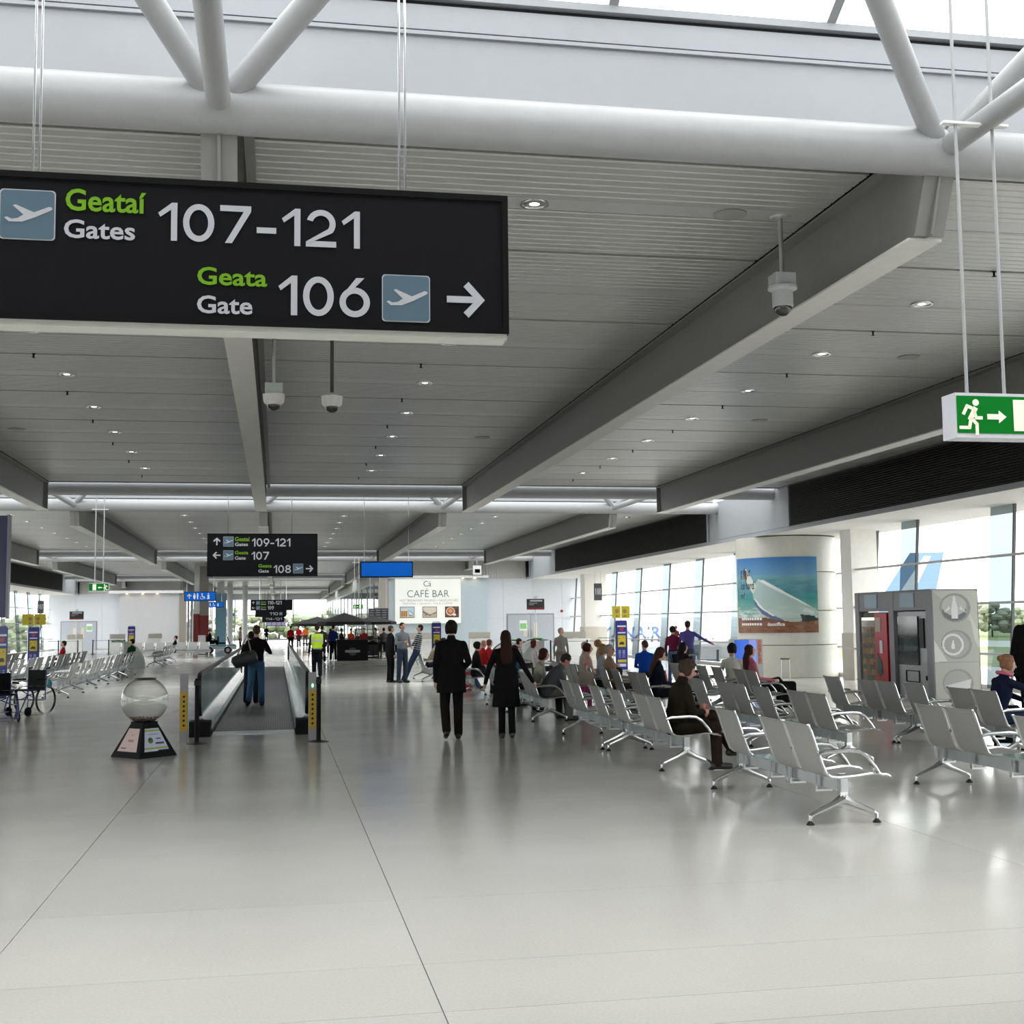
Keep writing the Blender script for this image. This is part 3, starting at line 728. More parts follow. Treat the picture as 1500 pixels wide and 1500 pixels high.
def letters(t, s, x0, x1, z0, z1, y, m, bold=.02):
    if s.replace('-', '').isdigit():
        gap = .12; tot = sum(ADV.get(c, .66) for c in s)+gap*(len(s)-1); k = (x1-x0)/tot; x = x0; w = (z1-z0)*.078
        for c in s:
            a = ADV.get(c, .66)*k; part('numeral', glyph_mb(c, x, x+a, z0, z1, y-.007, w), m, t, world=True); x += a+gap*k
    else: part('lettering', text_mb(s, x0, x1, z0, z1, y-.007, bold), m, t, world=True)
def sign_body(t, x0, x1, z0, z1, y, d=.14, light=True, m=None):
    part('sign_box', MB().box(x0, x1, y+.02, y+d, z0, z1), m or MT_BLACKM, t, world=True)
    fr = MB(); e = .03
    for a in ((x0, x1, z1-e, z1), (x0, x1, z0, z0+e), (x0, x0+e, z0+e, z1-e), (x1-e, x1, z0+e, z1-e)): fr.box(a[0], a[1], y-.012, y+.03, a[2], a[3])
    part('sign_frame', fr, m or MT_BLACKM, t, world=True)
    part('sign_face', MB().box(x0+e, x1-e, y-.001, y+.02, z0+e, z1-e), MT_SIGN, t, world=True)
    if light: part('bottom_strip', MB().box(x0-.0, x1-.01, y+.0, y+d, z0-.028, z0), mat('cream_strip', (.62, .62, .57), .4), t, world=True)
def rods(t, xs, y, z0, z1, r=.006, pair=.03):
    zc = min(ZONES, key=lambda q: abs(q+2.425-y))+2.425
    for x in xs:
        for dx in ((-pair/2, pair/2) if pair else (0,)):
            part('suspension_rod', MB().tube([(x+dx, y, z0), (x+dx, y, 7.56)], r, 8), MT_CHROME, t, world=True)
        part('hanger_arm', MB().box(x-.03, x+.03, min(y, zc)-.02, max(y, zc)+.02, 7.53, 7.57), MT_ALU, t, world=True)
Y = 6.2
t = thing('gate_sign', 'large near black hanging sign reading Gates 107-121 and Gate 106', 'sign', (-.4, Y, 3.2))
sign_body(t, -1.97, 1.155, 3.215, 3.935, Y); rods(t, (-1.16, .62), Y+.06, 3.93, 7.3)
pictogram(t, -1.31, -1.055, 3.60, 3.845, Y)
letters(t, 'Geataí', -1.01, -.635, 3.752, 3.862, Y, MT_SGRN); letters(t, 'Gates', -1.015, -.685, 3.617, 3.71, Y, MT_STXT)
letters(t, '107-121', -.578, .40, 3.625, 3.815, Y, MT_STXT, .03)
letters(t, 'Geata', -.39, -.055, 3.412, 3.502, Y, MT_SGRN); letters(t, 'Gate', -.39, -.125, 3.27, 3.36, Y, MT_STXT)
letters(t, '106', -.0, .45, 3.275, 3.475, Y, MT_STXT, .03)
pictogram(t, .51, .752, 3.26, 3.50, Y); arrow(t, .93, 3.385, .185, 0, Y)
Y = 37.2
t = thing('gate_sign', 'three-line black hanging sign reading Gates 109-121, Gate 107 and Gate 108', 'sign', (-.4, Y, 3.2))
sign_body(t, -1.98, 1.165, 3.18, 4.42, Y, light=False); rods(t, (-1.4, .42), Y+.06, 4.42, 7.3, .012, 0)
arrow(t, -1.71, 4.185, .21, math.pi/2, Y); arrow(t, -1.71, 3.79, .21, math.pi, Y); arrow(t, .93, 3.395, .21, 0, Y)
pictogram(t, -1.53, -1.24, 4.04, 4.33, Y); pictogram(t, -1.53, -1.24, 3.65, 3.93, Y); pictogram(t, .46, .75, 3.26, 3.54, Y)
letters(t, 'Geataí', -1.2, -.78, 4.195, 4.32, Y, MT_SGRN); letters(t, 'Gates', -1.2, -.83, 4.055, 4.155, Y, MT_STXT); letters(t, '109-121', -.72, .38, 4.045, 4.28, Y, MT_STXT, .035)
letters(t, 'Geata', -1.2, -.82, 3.815, 3.915, Y, MT_SGRN); letters(t, 'Gate', -1.2, -.89, 3.66, 3.76, Y, MT_STXT); letters(t, '107', -.73, -.23, 3.66, 3.89, Y, MT_STXT, .035)
letters(t, 'Geata', -.53, -.15, 3.43, 3.53, Y, MT_SGRN); letters(t, 'Gate', -.53, -.23, 3.285, 3.38, Y, MT_STXT); letters(t, '108', -.1, .4, 3.27, 3.5, Y, MT_STXT, .035)
Y = 68.2
t = thing('gate_sign', 'distant black hanging sign reading 110-121 and 109', 'sign', (-.3, Y, 2.6))
sign_body(t, -1.37, .83, 2.55, 3.12, Y, light=False); rods(t, (-.9, .5), Y+.06, 3.1, 7.3, .012, 0)
for z, tx, x1 in ((2.93, '110-121', .25), (2.66, '109', -.15)):
    pictogram(t, -1.08, -.88, z-.07, z+.13, Y); letters(t, tx, -.48, x1, z-.06, z+.13, Y, MT_STXT, .035)
    letters(t, 'Gates' if z > 2.8 else 'Gate', -.84, -.56, z-.07, z+.0, Y, MT_STXT); letters(t, 'Geataí' if z > 2.8 else 'Geata', -.84, -.56, z+.04, z+.12, Y, MT_SGRN)
    arrow(t, -1.22, z+.03, .15, math.pi/2 if z > 2.8 else math.pi, Y)
Y = 99.2
t = thing('gate_sign', 'black hanging sign reading 110, just below the 110-121 sign', 'sign', (-.4, Y, 2.5))
sign_body(t, -1.63, .72, 2.42, 3.0, Y, light=False); rods(t, (-1.2, .3), Y+.06, 2.98, 7.3, .014, 0)
letters(t, '110', -.55, .1, 2.55, 2.78, Y, MT_STXT, .035); pictogram(t, .2, .42, 2.55, 2.78, Y)
Y = 130
t = thing('gate_sign', 'farthest black hanging sign, lowest of the stacked signs', 'sign', (-.4, Y, 2.2))
sign_body(t, -1.45, .75, 2.1, 2.75, Y, light=False); rods(t, (-1.2, .3), Y+.06, 2.7, 7.3, .016, 0)
letters(t, '114-121', -1.1, .5, 2.3, 2.55, Y, MT_STXT, .03)
t = thing('flight_screens', 'row of four flight screens hanging in the far distance', 'screen', (-.4, 134, 1.4))
for i in range(4):
    part('screen', MB().box(-1.0+i*.5, -.55+i*.5, 134, 134.1, 1.75, 2.35), mat('screen_violet', (.25, .22, .35), .3, emit=.3), t, world=True)
part('screen_rail', MB().box(-1.05, .95, 134.1, 134.14, 1.7, 2.4).tube([(-.9, 134.12, 2.4), (-.9, 134.12, 5.6)], .02).tube([(.8, 134.12, 2.4), (.8, 134.12, 5.6)], .02), MT_BLACKM, t, world=True)

def blue_sign(label, x0, x1, z0, z1, y, glyph=False, zt=5.6):
    t = thing('blue_sign', label, 'sign', ((x0+x1)/2, y, z0))
    part('sign_box', MB().box(x0, x1, y+.01, y+.14, z0, z1), MT_BLACKM, t, world=True); e = (z1-z0)*.07
    part('sign_face', MB().box(x0+e, x1-e, y-.004, y+.01, z0+e, z1-e), MT_SBLUE, t, world=True)
    rods(t, (x0+(x1-x0)*.08, x1-(x1-x0)*.08), y+.06, z1, zt, .010, 0)
    if glyph:
        h = z1-z0; c = (z0+z1)/2; w = x1-x0
        arrow(t, x0+.16*w, c, h*.5, math.pi/2, y)
        g = MB()
        for k, u in enumerate((.32, .42)):
            x = x0+u*w; g.prism(arc(x, c+h*.26, h*.07, 0, 340, 8), y-.008, y-.005); g.prism([(x-h*.1, c+h*.17), (x+h*.1, c+h*.17), (x+h*(.06 if k else .13), c-h*.1), (x+h*.05, c-h*.3), (x-h*.05, c-h*.3), (x-h*(.06 if k else .13), c-h*.1)], y-.008, y-.005)
        x = x0+.56*w; g.prism(arc(x, c+h*.26, h*.07, 0, 340, 8), y-.008, y-.005); g.prism([(x-.03*h, c+.18*h), (x+.05*h, c+.18*h), (x+.06*h, c), (x+.24*h, c), (x+.34*h, c-.22*h), (x+.26*h, c-.25*h), (x+.18*h, c-.08*h), (x-.03*h, c-.06*h)], y-.008, y-.005)
        for a in range(0, 260, 20): g.prism([(x+math.cos(math.radians(150+q))*r*h, c-.12*h+math.sin(math.radians(150+q))*r*h) for q, r in ((a, .15), (a+20, .15), (a+20, .19), (a, .19))], y-.008, y-.005)
        x = x0+.76*w; g.prism(arc(x, c+h*.26, h*.07, 0, 340, 8), y-.008, y-.005); g.prism([(x-.16*h, c+.12*h), (x+.16*h, c+.12*h), (x+.07*h, c-.02*h), (x+.14*h, c-.28*h), (x-.14*h, c-.28*h), (x-.07*h, c-.02*h)], y-.008, y-.005)
        part('symbol', g, MT_WHITE, t, world=True)
    return t
blue_sign('plain bright blue hanging sign above the cafe area', 2.46, 4.05, 3.16, 3.64, 38, False, 5.4)
blue_sign('blue hanging toilets sign with arrow and symbols beside the red pillar', -4.85, -3.2, 3.1, 3.60, 69.2, True)
blue_sign('small blue symbols sign further down the hall left of centre', -5.8, -4.05, 3.2, 3.62, 100, True)
blue_sign('smallest plain blue sign in the far distance', -5.35, -4.2, 2.75, 3.05, 129.6, False)

MT_EXG = mat('exit_green', (.0, .13, .012), .5, emit=.55, spec=.1); MT_EXW = mat('exit_white', (.80, .78, .66), .5, emit=.35, spec=.1)
def thick(pts, w):
    out = []
    for (x0, z0), (x1, z1) in zip(pts[:-1], pts[1:]):
        d = math.hypot(x1-x0, z1-z0); nx, nz = -(z1-z0)/d*w, (x1-x0)/d*w; ex, ez = (x1-x0)/d*w*.6, (z1-z0)/d*w*.6
        out.append([(x0+nx-ex, z0+nz-ez), (x1+nx+ex, z1+nz+ez), (x1-nx+ex, z1-nz+ez), (x0-nx-ex, z0-nz-ez)])
    return out
def exit_sign(label, x0, x1, z0, z1, y, d, ztop, mirror=False, rods_x=None):
    t = thing('exit_sign', label, 'exit sign', ((x0+x1)/2, y, z0)); w, h = x1-x0, z1-z0
    part('sign_case', MB().box(x0, x1, y, y+d, z0, z1), mat('case_pale', (.62, .63, .68), .4), t, world=True)
    part('green_panel', MB().box(x0+.02*h, x1-.02*h, y-.006, y, z0+.10*h, z1-.07*h), MT_EXG, t, world=True)
    def fx(u): return x0+(w-u*h if mirror else u*h)
    def fz(v): return z0+v*h
    m = MB()
    body = [[(.36, .66), (.26, .70), (.17, .53)], [(.45, .64), (.33, .42)], [(.42, .58), (.47, .44), (.60, .44)], [(.34, .42), (.30, .22), (.08, .22)], [(.36, .42), (.48, .30), (.48, .08)]]
    for k, b in enumerate(body):
        for p in thick(b, .055 if k == 1 else .036): m.prism([(fx(u), fz(v)) for u, v in p], y-.011, y-.006)
    m.prism([(fx(u), fz(v)) for u, v in arc(.47, .78, .075, 0, 345, 14)], y-.011, y-.006)
    part('running_figure', m, MT_EXW, t, world=True)
    part('arrow', MB().prism([(fx(u), fz(v)) for u, v in ((.74, .41), (1.02, .41), (1.02, .33), (1.20, .47), (1.02, .61), (1.02, .53), (.74, .53))], y-.011, y-.006), MT_EXW, t, world=True)
    part('door_shape', MB().box(*sorted((fx(1.38), fx(1.78))), y-.010, y-.006, fz(.16), fz(.86)), MT_EXW, t, world=True)
    rx = rods_x or (x0+.33*h, x0+1.3*h)
    for x in rx: part('suspension_rod', MB().tube([(x, y+.06, z1), (x, y+.06, ztop)], .013 if y < 20 else .018, 8), MT_STEELW, t, world=True)
    part('rod_spreader', MB().box(rx[0]-.11, rx[1]+.12, y+.03, y+.09, z1+(ztop-z1)*.53, z1+(ztop-z1)*.53+.018), MT_WHITE, t, world=True)
    return t
exit_sign('large green running-man exit sign at the right edge of the picture', 4.845, 5.50, 3.055, 3.385, 8.3, .19, 7.24, False, (4.975, 5.275))
exit_sign('green exit sign hanging over the left-hand seating', -5.52, -4.95, 2.82, 3.08, 39.3, .15, 7.24, True, (-5.36, -5.12))
exit_sign('small green exit sign hanging above the cafe umbrellas', 4.15, 4.7, 2.62, 2.87, 70.3, .15, 7.24)
exit_sign('tiny green exit sign far off beside the red pillar', -6.35, -5.75, 2.95, 3.22, 101.3, .15, 7.24)

# ================================================================== CAMERAS, DOWNLIGHTS, SPRINKLERS
MT_DOME = mat('smoked_dome', (.01, .01, .012), .08, spec=.9)
def cctv(x, y, zc, label, kind, rod=MT_ALU):
    t = thing('security_camera', label, 'camera', (x, y, zc))
    part('drop_rod', MB().tube([(0, 0, .05), (0, 0, CZ-zc)], .022, 10), rod, t, True)
    part('ceiling_rose', MB().lathe([(0, CZ-zc-.02), (.09, CZ-zc-.02), (.10, CZ-zc), (0, CZ-zc)], n=18), MT_CSTRIP, t, True)
    hm = mat('camera_housing', (.50, .51, .52), .4)
    if kind == 'long':
        part('junction_box', MB().box(-.10, .10, -.10, .10, .0, .12), hm, t)
        part('housing', MB().lathe([(0, 0), (.14, 0), (.14, -.025), (.10, -.045), (.10, -.19), (.085, -.20), (0, -.2)], n=24), hm, t, True)
        part('dome', MB().lathe([(.086, -.20)]+[(.086*math.cos(a), -.20-.086*math.sin(a)) for a in [k*math.pi/16 for k in range(1, 9)]], n=24), MT_DOME, t, True)
    else:
        if kind == 'box': part('junction_box', MB().box(-.10, .10, -.10, .10, .0, .12), mat('pale_box', (.42, .46, .44), .5), t)
        part('housing', MB().lathe([(0, 0), (.125, 0), (.115, -.09), (.085, -.12), (0, -.12)], n=24), mat('white_housing', (.62, .60, .58), .4), t, True)
        part('dome', MB().lathe([(.086, -.10)]+[(.086*math.cos(a), -.10-.086*math.sin(a)) for a in [k*math.pi/16 for k in range(1, 9)]], n=24), MT_DOME, t, True)
cctv(4.75, 11.15, 4.93, 'long-housed grey dome camera on a rod beside the big roof beam', 'long')
cctv(-.045, 14.4, 4.37, 'dome camera with square box, left of the two under the near gate sign', 'box')
cctv(.61, 14.4, 4.36, 'white dome camera on a dark rod, right of the two under the near gate sign', 'dome', mat('dark_rod', (.06, .05, .04), .5))
DLM = [MB().lathe([(.105, -.002), (.11, -.012), (.135, -.012), (.14, -.002), (.14, .004)], n=24).mesh('trim_ring', MT_CHROME, True),
       MB().lathe([(.105, -.002), (.07, -.004), (.04, -.003)], n=24).mesh('reflector', mat('bright_reflector', (.85, .85, .83), .12, metal=1), True),
       MB().lathe([(0, -.008), (.04, -.006), (.05, -.003)], n=12).mesh('lamp', mat('lamp_glow', (1, .93, .82), emit=5), True)]
def downlight(x, y, z, label, group):
    t = thing('downlight', label, 'ceiling light', (x, y, z), 0, group)
    for n_, m in zip(('trim_ring', 'reflector', 'lamp'), DLM): link(n_, m, t)
lane_n = ['far left lane', 'left lane', 'lane left of the centre beam', 'lane right of the centre beam', 'right lane', 'far right lane']
ordn = ['nearest', 'second', 'third', 'fourth', 'fifth', 'sixth', 'seventh', 'eighth', 'ninth']
for bi in (1, 2, 3):
    for li, (a, c) in enumerate(LANES):
        for k in range(9):
            y = ZONES[bi]+6.94+2.93*k
            if y > ZONES[bi]+30: continue
            if bi == 1 and li in (0,): continue
            x = {2: -3.18, 3: 2.33, 4: 7.82}.get(li, (a+c)/2)
            if bi < 3 or k % 2 == 0: downlight(x, y, CZ, 'round downlight, %s of the %s, %s roof bay' % (ordn[k], lane_n[li], ['', 'first', 'second', 'third'][bi]), 'downlights in the ceiling strips')
SPM = MB().lathe([(.03, .0), (.012, -.008), (.012, -.05), (.03, -.055), (0, -.06)], n=8).mesh('sprinkler', MT_BLACKM)
for li, x in enumerate((-3.4, 2.1, 7.9)):
    for k in range(8):
        o = link('sprinkler', SPM, None, (x, 12.61+2.93*k, CZ)); tag(o, 'small dark sprinkler in the ceiling joint, %s of the %s' % (ordn[k], lane_n[li+2]), 'sprinkler', 'sprinklers in the ceiling joints')
SPK = MB().lathe([(.16, .0), (.16, -.012), (.13, -.018), (0, -.018)], n=24).mesh('ceiling_speaker', mat('speaker_grey', (.36, .36, .35), .5), True)
for x, y, w in ((4.24, 11.14, 'beside the near dome camera'), (-5.0, 25.6, 'by the left roof beam'), (4.2, 25.7, 'by the right roof beam'), (9.2, 17.0, 'in the right lane, nearer'), (9.2, 22.9, 'in the right lane, farther')):
    tag(link('ceiling_speaker', SPK, None, (x, y, CZ)), 'flat round ceiling speaker %s' % w, 'speaker')

# ================================================================== DRUM POSTER, KIOSK
cv = Canvas(150, 104, '3f7fb4')
cv.grad(.72, 1.01, '6d9fc0', '2f74b5'); cv.grad(.46, .76, '3a8a90', '6fa3b0'); cv.grad(.18, .46, '9db5ac', '2f8a86'); cv.grad(-.01, .2, '8a5a38', '6a4232')
cv.bumps(.5, .7, '2d6e84', 30, 2, .25, (.02, .07)); cv.bumps(.24, .5, '1f9a94', 34, 4, .35, (.02, .06)); cv.bumps(.2, .34, 'd8ddd8', 40, 7, .4, (.02, .05)); cv.bumps(0, .19, '4a2a20', 60, 9, .3, (.01, .04)); cv.bumps(.05, .15, 'b07848', 40, 11, .3, (.01, .03))
cv.poly([(.36, .71), (.43, .70), (.92, .34), (1, .28), (.98, .17), (.72, .14), (.45, .2), (.30, .46), (.28, .58)], 'b9cbc6', .8)
cv.poly([(.36, .71), (.43, .70), (.92, .34), (.86, .36), (.40, .67)], 'f0f2f0', .8)
cv.poly([(.18, .86), (.22, .84), (.34, .62), (.30, .52), (.25, .58), (.16, .78)], 'd8dcd6'); cv.poly([(.155, .84), (.18, .88), (.215, .74), (.20, .68), (.165, .74)], '6a4a34')
cv.poly([(.30, .46), (.34, .44), (.42, .32), (.55, .22), (.64, .16), (.55, .16), (.40, .25), (.31, .38)], '5a6688'); cv.poly([(.30, .46), (.34, .44), (.42, .32), (.55, .22), (.52, .22), (.38, .33)], 'e4e8f0')
cv.poly([(.80, .24), (.95, .22), (1, .16), (.82, .14)], '1c2a2c'); cv.poly([(.86, .33), (.96, .27), (.94, .24), (.82, .28)], 'dfe8e4', .7)
po = thing('wall_poster', 'curved beach poster showing a glass bottle, wrapped round the cream drum', 'poster', (DC[0], DC[1], 0))
A0, A1 = math.radians(176), math.radians(283); RP = DRR+.03
def wrap(u, v, r=RP, z0=1.36, z1=3.66): a = A0+(A1-A0)*u; return (r*math.cos(a), r*math.sin(a), z0+(z1-z0)*v)
cv.mesh('printed_sheet', wrap, po)
part('backing_board', MB().add([wrap(i/20, v, r) for v in (-.005, 1.005) for r in (DRR+.002, RP-.003) for i in range(21)], [(i+21, i+22, i+22+42, i+21+42) for i in range(20)]+[(i, i+1, i+22, i+21) for i in range(20)]+[(42+i, 42+i+1, 42+i+22, 42+i+21) for i in range(20)]), mat('poster_board', (.5, .5, .5), .5), po)
def wrap_text(s, u0, u1, v0, v1, m, bold=.01):
    tm = text_mb(s, u0, u1, v0, v1, 0, bold); part('lettering', MB().add([wrap(p[0], p[2], RP+.004) for p in tm.v], tm.f), m, po)
MT_INK = mat('dark_ink', (.015, .03, .05), .5)
wrap_text('g your', .10, .27, .72, .84, MT_INK, .01); wrap_text('ice hard', .10, .31, .58, .69, MT_INK); wrap_text('n?', .10, .17, .46, .54, MT_INK); wrap_text('doooffice', .46, .64, .09, .14, MT_WHITE, .03)
mk = MB()
for v0 in (.17, .10):
    for i in range(9):
        u0 = .10+i*.034; q4 = [wrap(u0, v0, RP+.004), wrap(u0+.026, v0, RP+.004), wrap(u0+.026, v0+.03, RP+.004), wrap(u0, v0+.03, RP+.004)]; mk.add(q4, [(0, 1, 2, 3)])
part('small_print', mk, MT_WHITE, po, stuff=True)
kt = thing('internet_kiosk', 'grey internet kiosk with blue screens and orange lettering beside the drum', 'kiosk', (13.1, 33.9, 0))
part('cabinet', MB().box(-.42, .42, 0, .45, 0, 1.22), mat('kiosk_grey', (.36, .40, .40), .4), kt)
part('screen', MB().box(-.40, -.02, -.02, 0, .50, 1.20), mat('kiosk_blue', (.05, .16, .75), .2, emit=.5), kt)
part('screen', MB().box(.0, .22, -.02, 0, .50, 1.20), mat('kiosk_lilac', (.22, .28, .75), .2, emit=.5), kt)
tm = text_mb('internet', 0, .68, -.06, .06, 0, .03); part('lettering', MB().add([(.32-p[2], -.012, 1.19-p[0]) for p in tm.v], tm.f), mat('orange_letters', (.65, .10, .03), .5), kt)
part('push_button', MB().tube([(.22, -.03, .30), (.22, 0, .30)], .045, 14), MT_BLACK, kt, True)

# ================================================================== VENDING UNIT
vu = thing('vending_surround', 'grey metal surround housing two vending machines by the window', 'vending unit', (13.85, 25.05, 0))
MT_VG = mat('surround_grey', (.33, .33, .35), .45)
L = 3.65; W_ = 1.1; HH = 2.36
for y0, y1 in ((0, .05), (.05, .26), (1.72, 1.95), (3.45, 3.65)): part('post', MB().box(0, W_ if y0 == 0 else .25, y0, y1, 0, HH), MT_VG, vu)
part('back_panel', MB().box(W_-.05, W_, 0, L, 0, HH), MT_VG, vu); part('fascia', MB().box(.012, W_-.06, .055, L-.055, 1.93, HH-.005), MT_VG, vu); part('top', MB().box(0, W_, 0, L, HH, HH+.02), MT_VG, vu)
for y0 in (.75, 2.5): part('light_panel', MB().box(-.01, .012, y0, y0+.62, 2.0, 2.32), mat('panel_pale_blue', (.35, .48, .58), .3), vu)
cv = Canvas(70, 150, 'a5a69f')
cv.poly([(0, 1), (1, 1), (1, .66), (.55, .8)], 'b4b5ae'); cv.poly([(.8, .8), (1, .62), (1, .45), (.9, .55)], 'c8c9c3', .7); cv.poly([(0, .55), (.28, .35), (.0, .34)], 'd0d1cb', .8); cv.rect(0, .665, 1, .669, '8f908a'); cv.rect(0, .335, 1, .339, '8f908a')
for cy in (.84, .50, .14):
    cv.ell(.5, cy, .34, .135, '888a88'); cv.ell(.48, cy, .29, .12, '9a9c99'); 
cv.ell(.48, .81, .27, .09, '5f6669'); cv.ell(.48, .86, .27, .09, 'b0b1aa')
cv.poly([(.42, .74), (.56, .74), (.56, .84), (.52, .90), (.50, .955), (.47, .955), (.45, .90), (.42, .84)], 'd6d6da'); cv.poly([(.22, .79), (.38, .83), (.36, .86), (.32, .83)], 'd6d6da'); cv.poly([(.76, .79), (.60, .83), (.62, .86), (.66, .83)], 'd6d6da')
cv.ell(.42, .50, .24, .10, 'd2d2d2', 1, .64); cv.poly([(.39, .46), (.46, .46), (.46, .50), (.44, .52), (.435, .54), (.415, .54), (.41, .52), (.39, .50)], 'd8d8da')
cv.poly([(.2, .12), (.8, .18), (.75, .08), (.35, .07)], 'd0d0d4', .8)
cv.mesh('emblem_panel', lambda u, v: (.02+u*(W_-.04), -.012, .02+v*(HH-.04)), vu)
vm = thing('vending_machine', 'red and glass-fronted snack vending machine, left one in the grey surround', 'vending machine', (13.88, 27.05, 0))
part('body', MB().box(.04, .85, 0, 1.42, .02, 1.9), mat('vm_dark', (.05, .045, .05), .4), vm)
part('display_glass', MB().box(.0, .04, .62, 1.40, .25, 1.78), mat('vm_display', (.16, .14, .10), .1, noise=.5, scale=6), vm)
part('lit_strip', MB().box(-.005, .0, .66, 1.36, 1.72, 1.78), mat('vm_strip', (1, .85, .5), emit=2.5), vm)
pr_ = MB(); q = random.Random(2)
for r in range(5):
    for c in range(7): pr_.box(-.002+.0, .0, .66+c*.1, .73+c*.1, .42+r*.25, .56+r*.25)
part('snack_row', pr_, mat('snack_colours', (.35, .2, .08), .5, noise=.9, scale=5), vm, stuff=True)
part('red_door', MB().box(-.06, .03, .0, .60, .05, 1.88), mat('vending_red', (.52, .01, .02), .3), vm)
part('price_card', MB().box(-.07, -.06, .30, .55, 1.45, 1.78), mat('card_cream', (.6, .5, .42), .5), vm); part('coin_panel', MB().box(-.07, -.06, .22, .36, .95, 1.25), MT_ALU, vm); part('pickup_flap', MB().prism([(.28, .75), (.48, .95), (.52, .55), (.40, .40), (.26, .5)], -.07, -.06, 'x'), mat('flap_teal', (.0, .10, .07), .4), vm)
vm = thing('vending_machine', 'silver drinks vending machine with dark glass, right one in the grey surround', 'vending machine', (13.88, 25.33, 0))
part('body', MB().box(.04, .85, .02, 1.38, .02, 1.9), mat('vm_silver', (.46, .47, .49), .35, metal=.3), vm)
part('display_glass', MB().box(.0, .04, .42, 1.32, .72, 1.80), mat('vm_glass_dark', (.03, .03, .032), .06, noise=.5, scale=4), vm)
part('control_panel', MB().box(.0, .04, .16, .34, 1.1, 1.75), MT_BLACK, vm)
fl = MB(); fl.box(.02, .04, .45, 1.05, .34, .36); fl.box(.02, .04, .45, 1.05, .58, .60); fl.box(.02, .04, .45, .47, .34, .6); fl.box(.02, .04, 1.03, 1.05, .34, .6)
part('pickup_frame', fl, MT_BLACK, vm); part('lock', MB().box(.02, .04, .12, .17, .4, .5), MT_BLACK, vm)

# ================================================================== GLOBE COLLECTION BOX
gt = thing('collection_globe', 'clear coin-collecting globe on a black pyramid base with charity notices', 'collection box', (-1.77, 18.0, 0))
GZ = .755; GR = .315
prof = [(GR*math.sin(a), GZ-GR*math.cos(a)) for a in [.35+k*(2.68-.35)/20 for k in range(21)]]
part('globe', MB().lathe(prof, n=40), glass('globe_acrylic', (.90, .91, .89), 1.2, edge=(.35, .36, .35)), gt, True)
part('rim', MB().lathe([(.145, 1.03), (.150, 1.03), (.150, 1.055), (.135, 1.055), (.135, 1.03)], n=32), MT_BLACK, gt, True)
bz = .455; a0 = math.radians(43)
def pyr(b, tp, z0, z1): return [(b*math.cos(a0+k*math.pi/2+math.pi/4)*1.414, b*math.sin(a0+k*math.pi/2+math.pi/4)*1.414, z0) for k in range(4)]+[(tp*math.cos(a0+k*math.pi/2+math.pi/4)*1.414, tp*math.sin(a0+k*math.pi/2+math.pi/4)*1.414, z1) for k in range(4)]
F6 = [(3, 2, 1, 0), (4, 5, 6, 7), (0, 1, 5, 4), (1, 2, 6, 5), (2, 3, 7, 6), (3, 0, 4, 7)]
part('pyramid_base', MB().add(pyr(.30, .12, .03, bz), F6).add(pyr(.31, .30, 0, .03), F6), MT_BLACKM, gt)
bs = pyr(.30, .12, .03, bz)
for k, col, nm in ((1, 'c9b3ae', 'l'), (2, 'c8cbe2', 'r')):
    A, B, C_, D_ = [Vector(bs[i]) for i in (k, (k+1) % 4, 4+(k+1) % 4, 4+k)]
    nrm = (B-A).cross(D_-A).normalized()
    cv = Canvas(60, 60, col)
    if k == 2: cv.rect(0, .10, 1, .17, '9ab52a'); cv.rect(0, .86, 1, .93, '9ab52a'); cv.ell(.30, .48, .13, .13, '4f7a2a'); cv.ell(.27, .52, .06, .05, '2a3410'); cv.rect(.6, .52, .85, .57, '4a4a5a'); cv.rect(.52, .30, .92, .38, '45455c'); cv.rect(.2, .72, .8, .75, '8a8ab0'); cv.rect(.55, 0, 1, .05, '14142c')
    else: cv.rect(.35, .42, .7, .52, 'a8766c'); cv.rect(.12, .12, .4, .16, '6a5050'); cv.rect(.4, .7, .65, .75, 'b89c96')
    cv.mesh('notice', lambda u, v: tuple((A.lerp(B, .13+.74*u)).lerp(D_.lerp(C_, .13+.74*u), .12+.70*v)+nrm*.004*(1 if nrm.z > 0 else -1)), gt)['label'] = ('white notice with green bands' if k == 2 else 'pinkish notice')
part('base_cap', MB().add(pyr(.125, .13, bz, bz+.012), F6), MT_BLACKM, gt)
cn = MB(); q = random.Random(4)
for i in range(420):
    a = q.uniform(0, 6.28); r = math.sqrt(q.random())*.19; z = GZ-math.sqrt(max(0, (GR-.012)**2-r*r))+q.random()*.035*(1-r/.2)+.004
    z = max(z, .468+q.random()*.03); tl = Matrix.Rotation(q.uniform(-.6, .6), 4, 'X') @ Matrix.Rotation(q.uniform(-.6, .6), 4, 'Y')
    c = MB().lathe([(0, .001), (.0125, .001), (.0125, -.001), (0, -.001)], n=8); cn.merge(c, Matrix.Translation((r*math.cos(a), r*math.sin(a), z)) @ tl)
part('coins', cn, mat('copper_coins', (.30, .17, .13), .4, metal=.6, noise=.4, scale=30), gt, stuff=True)

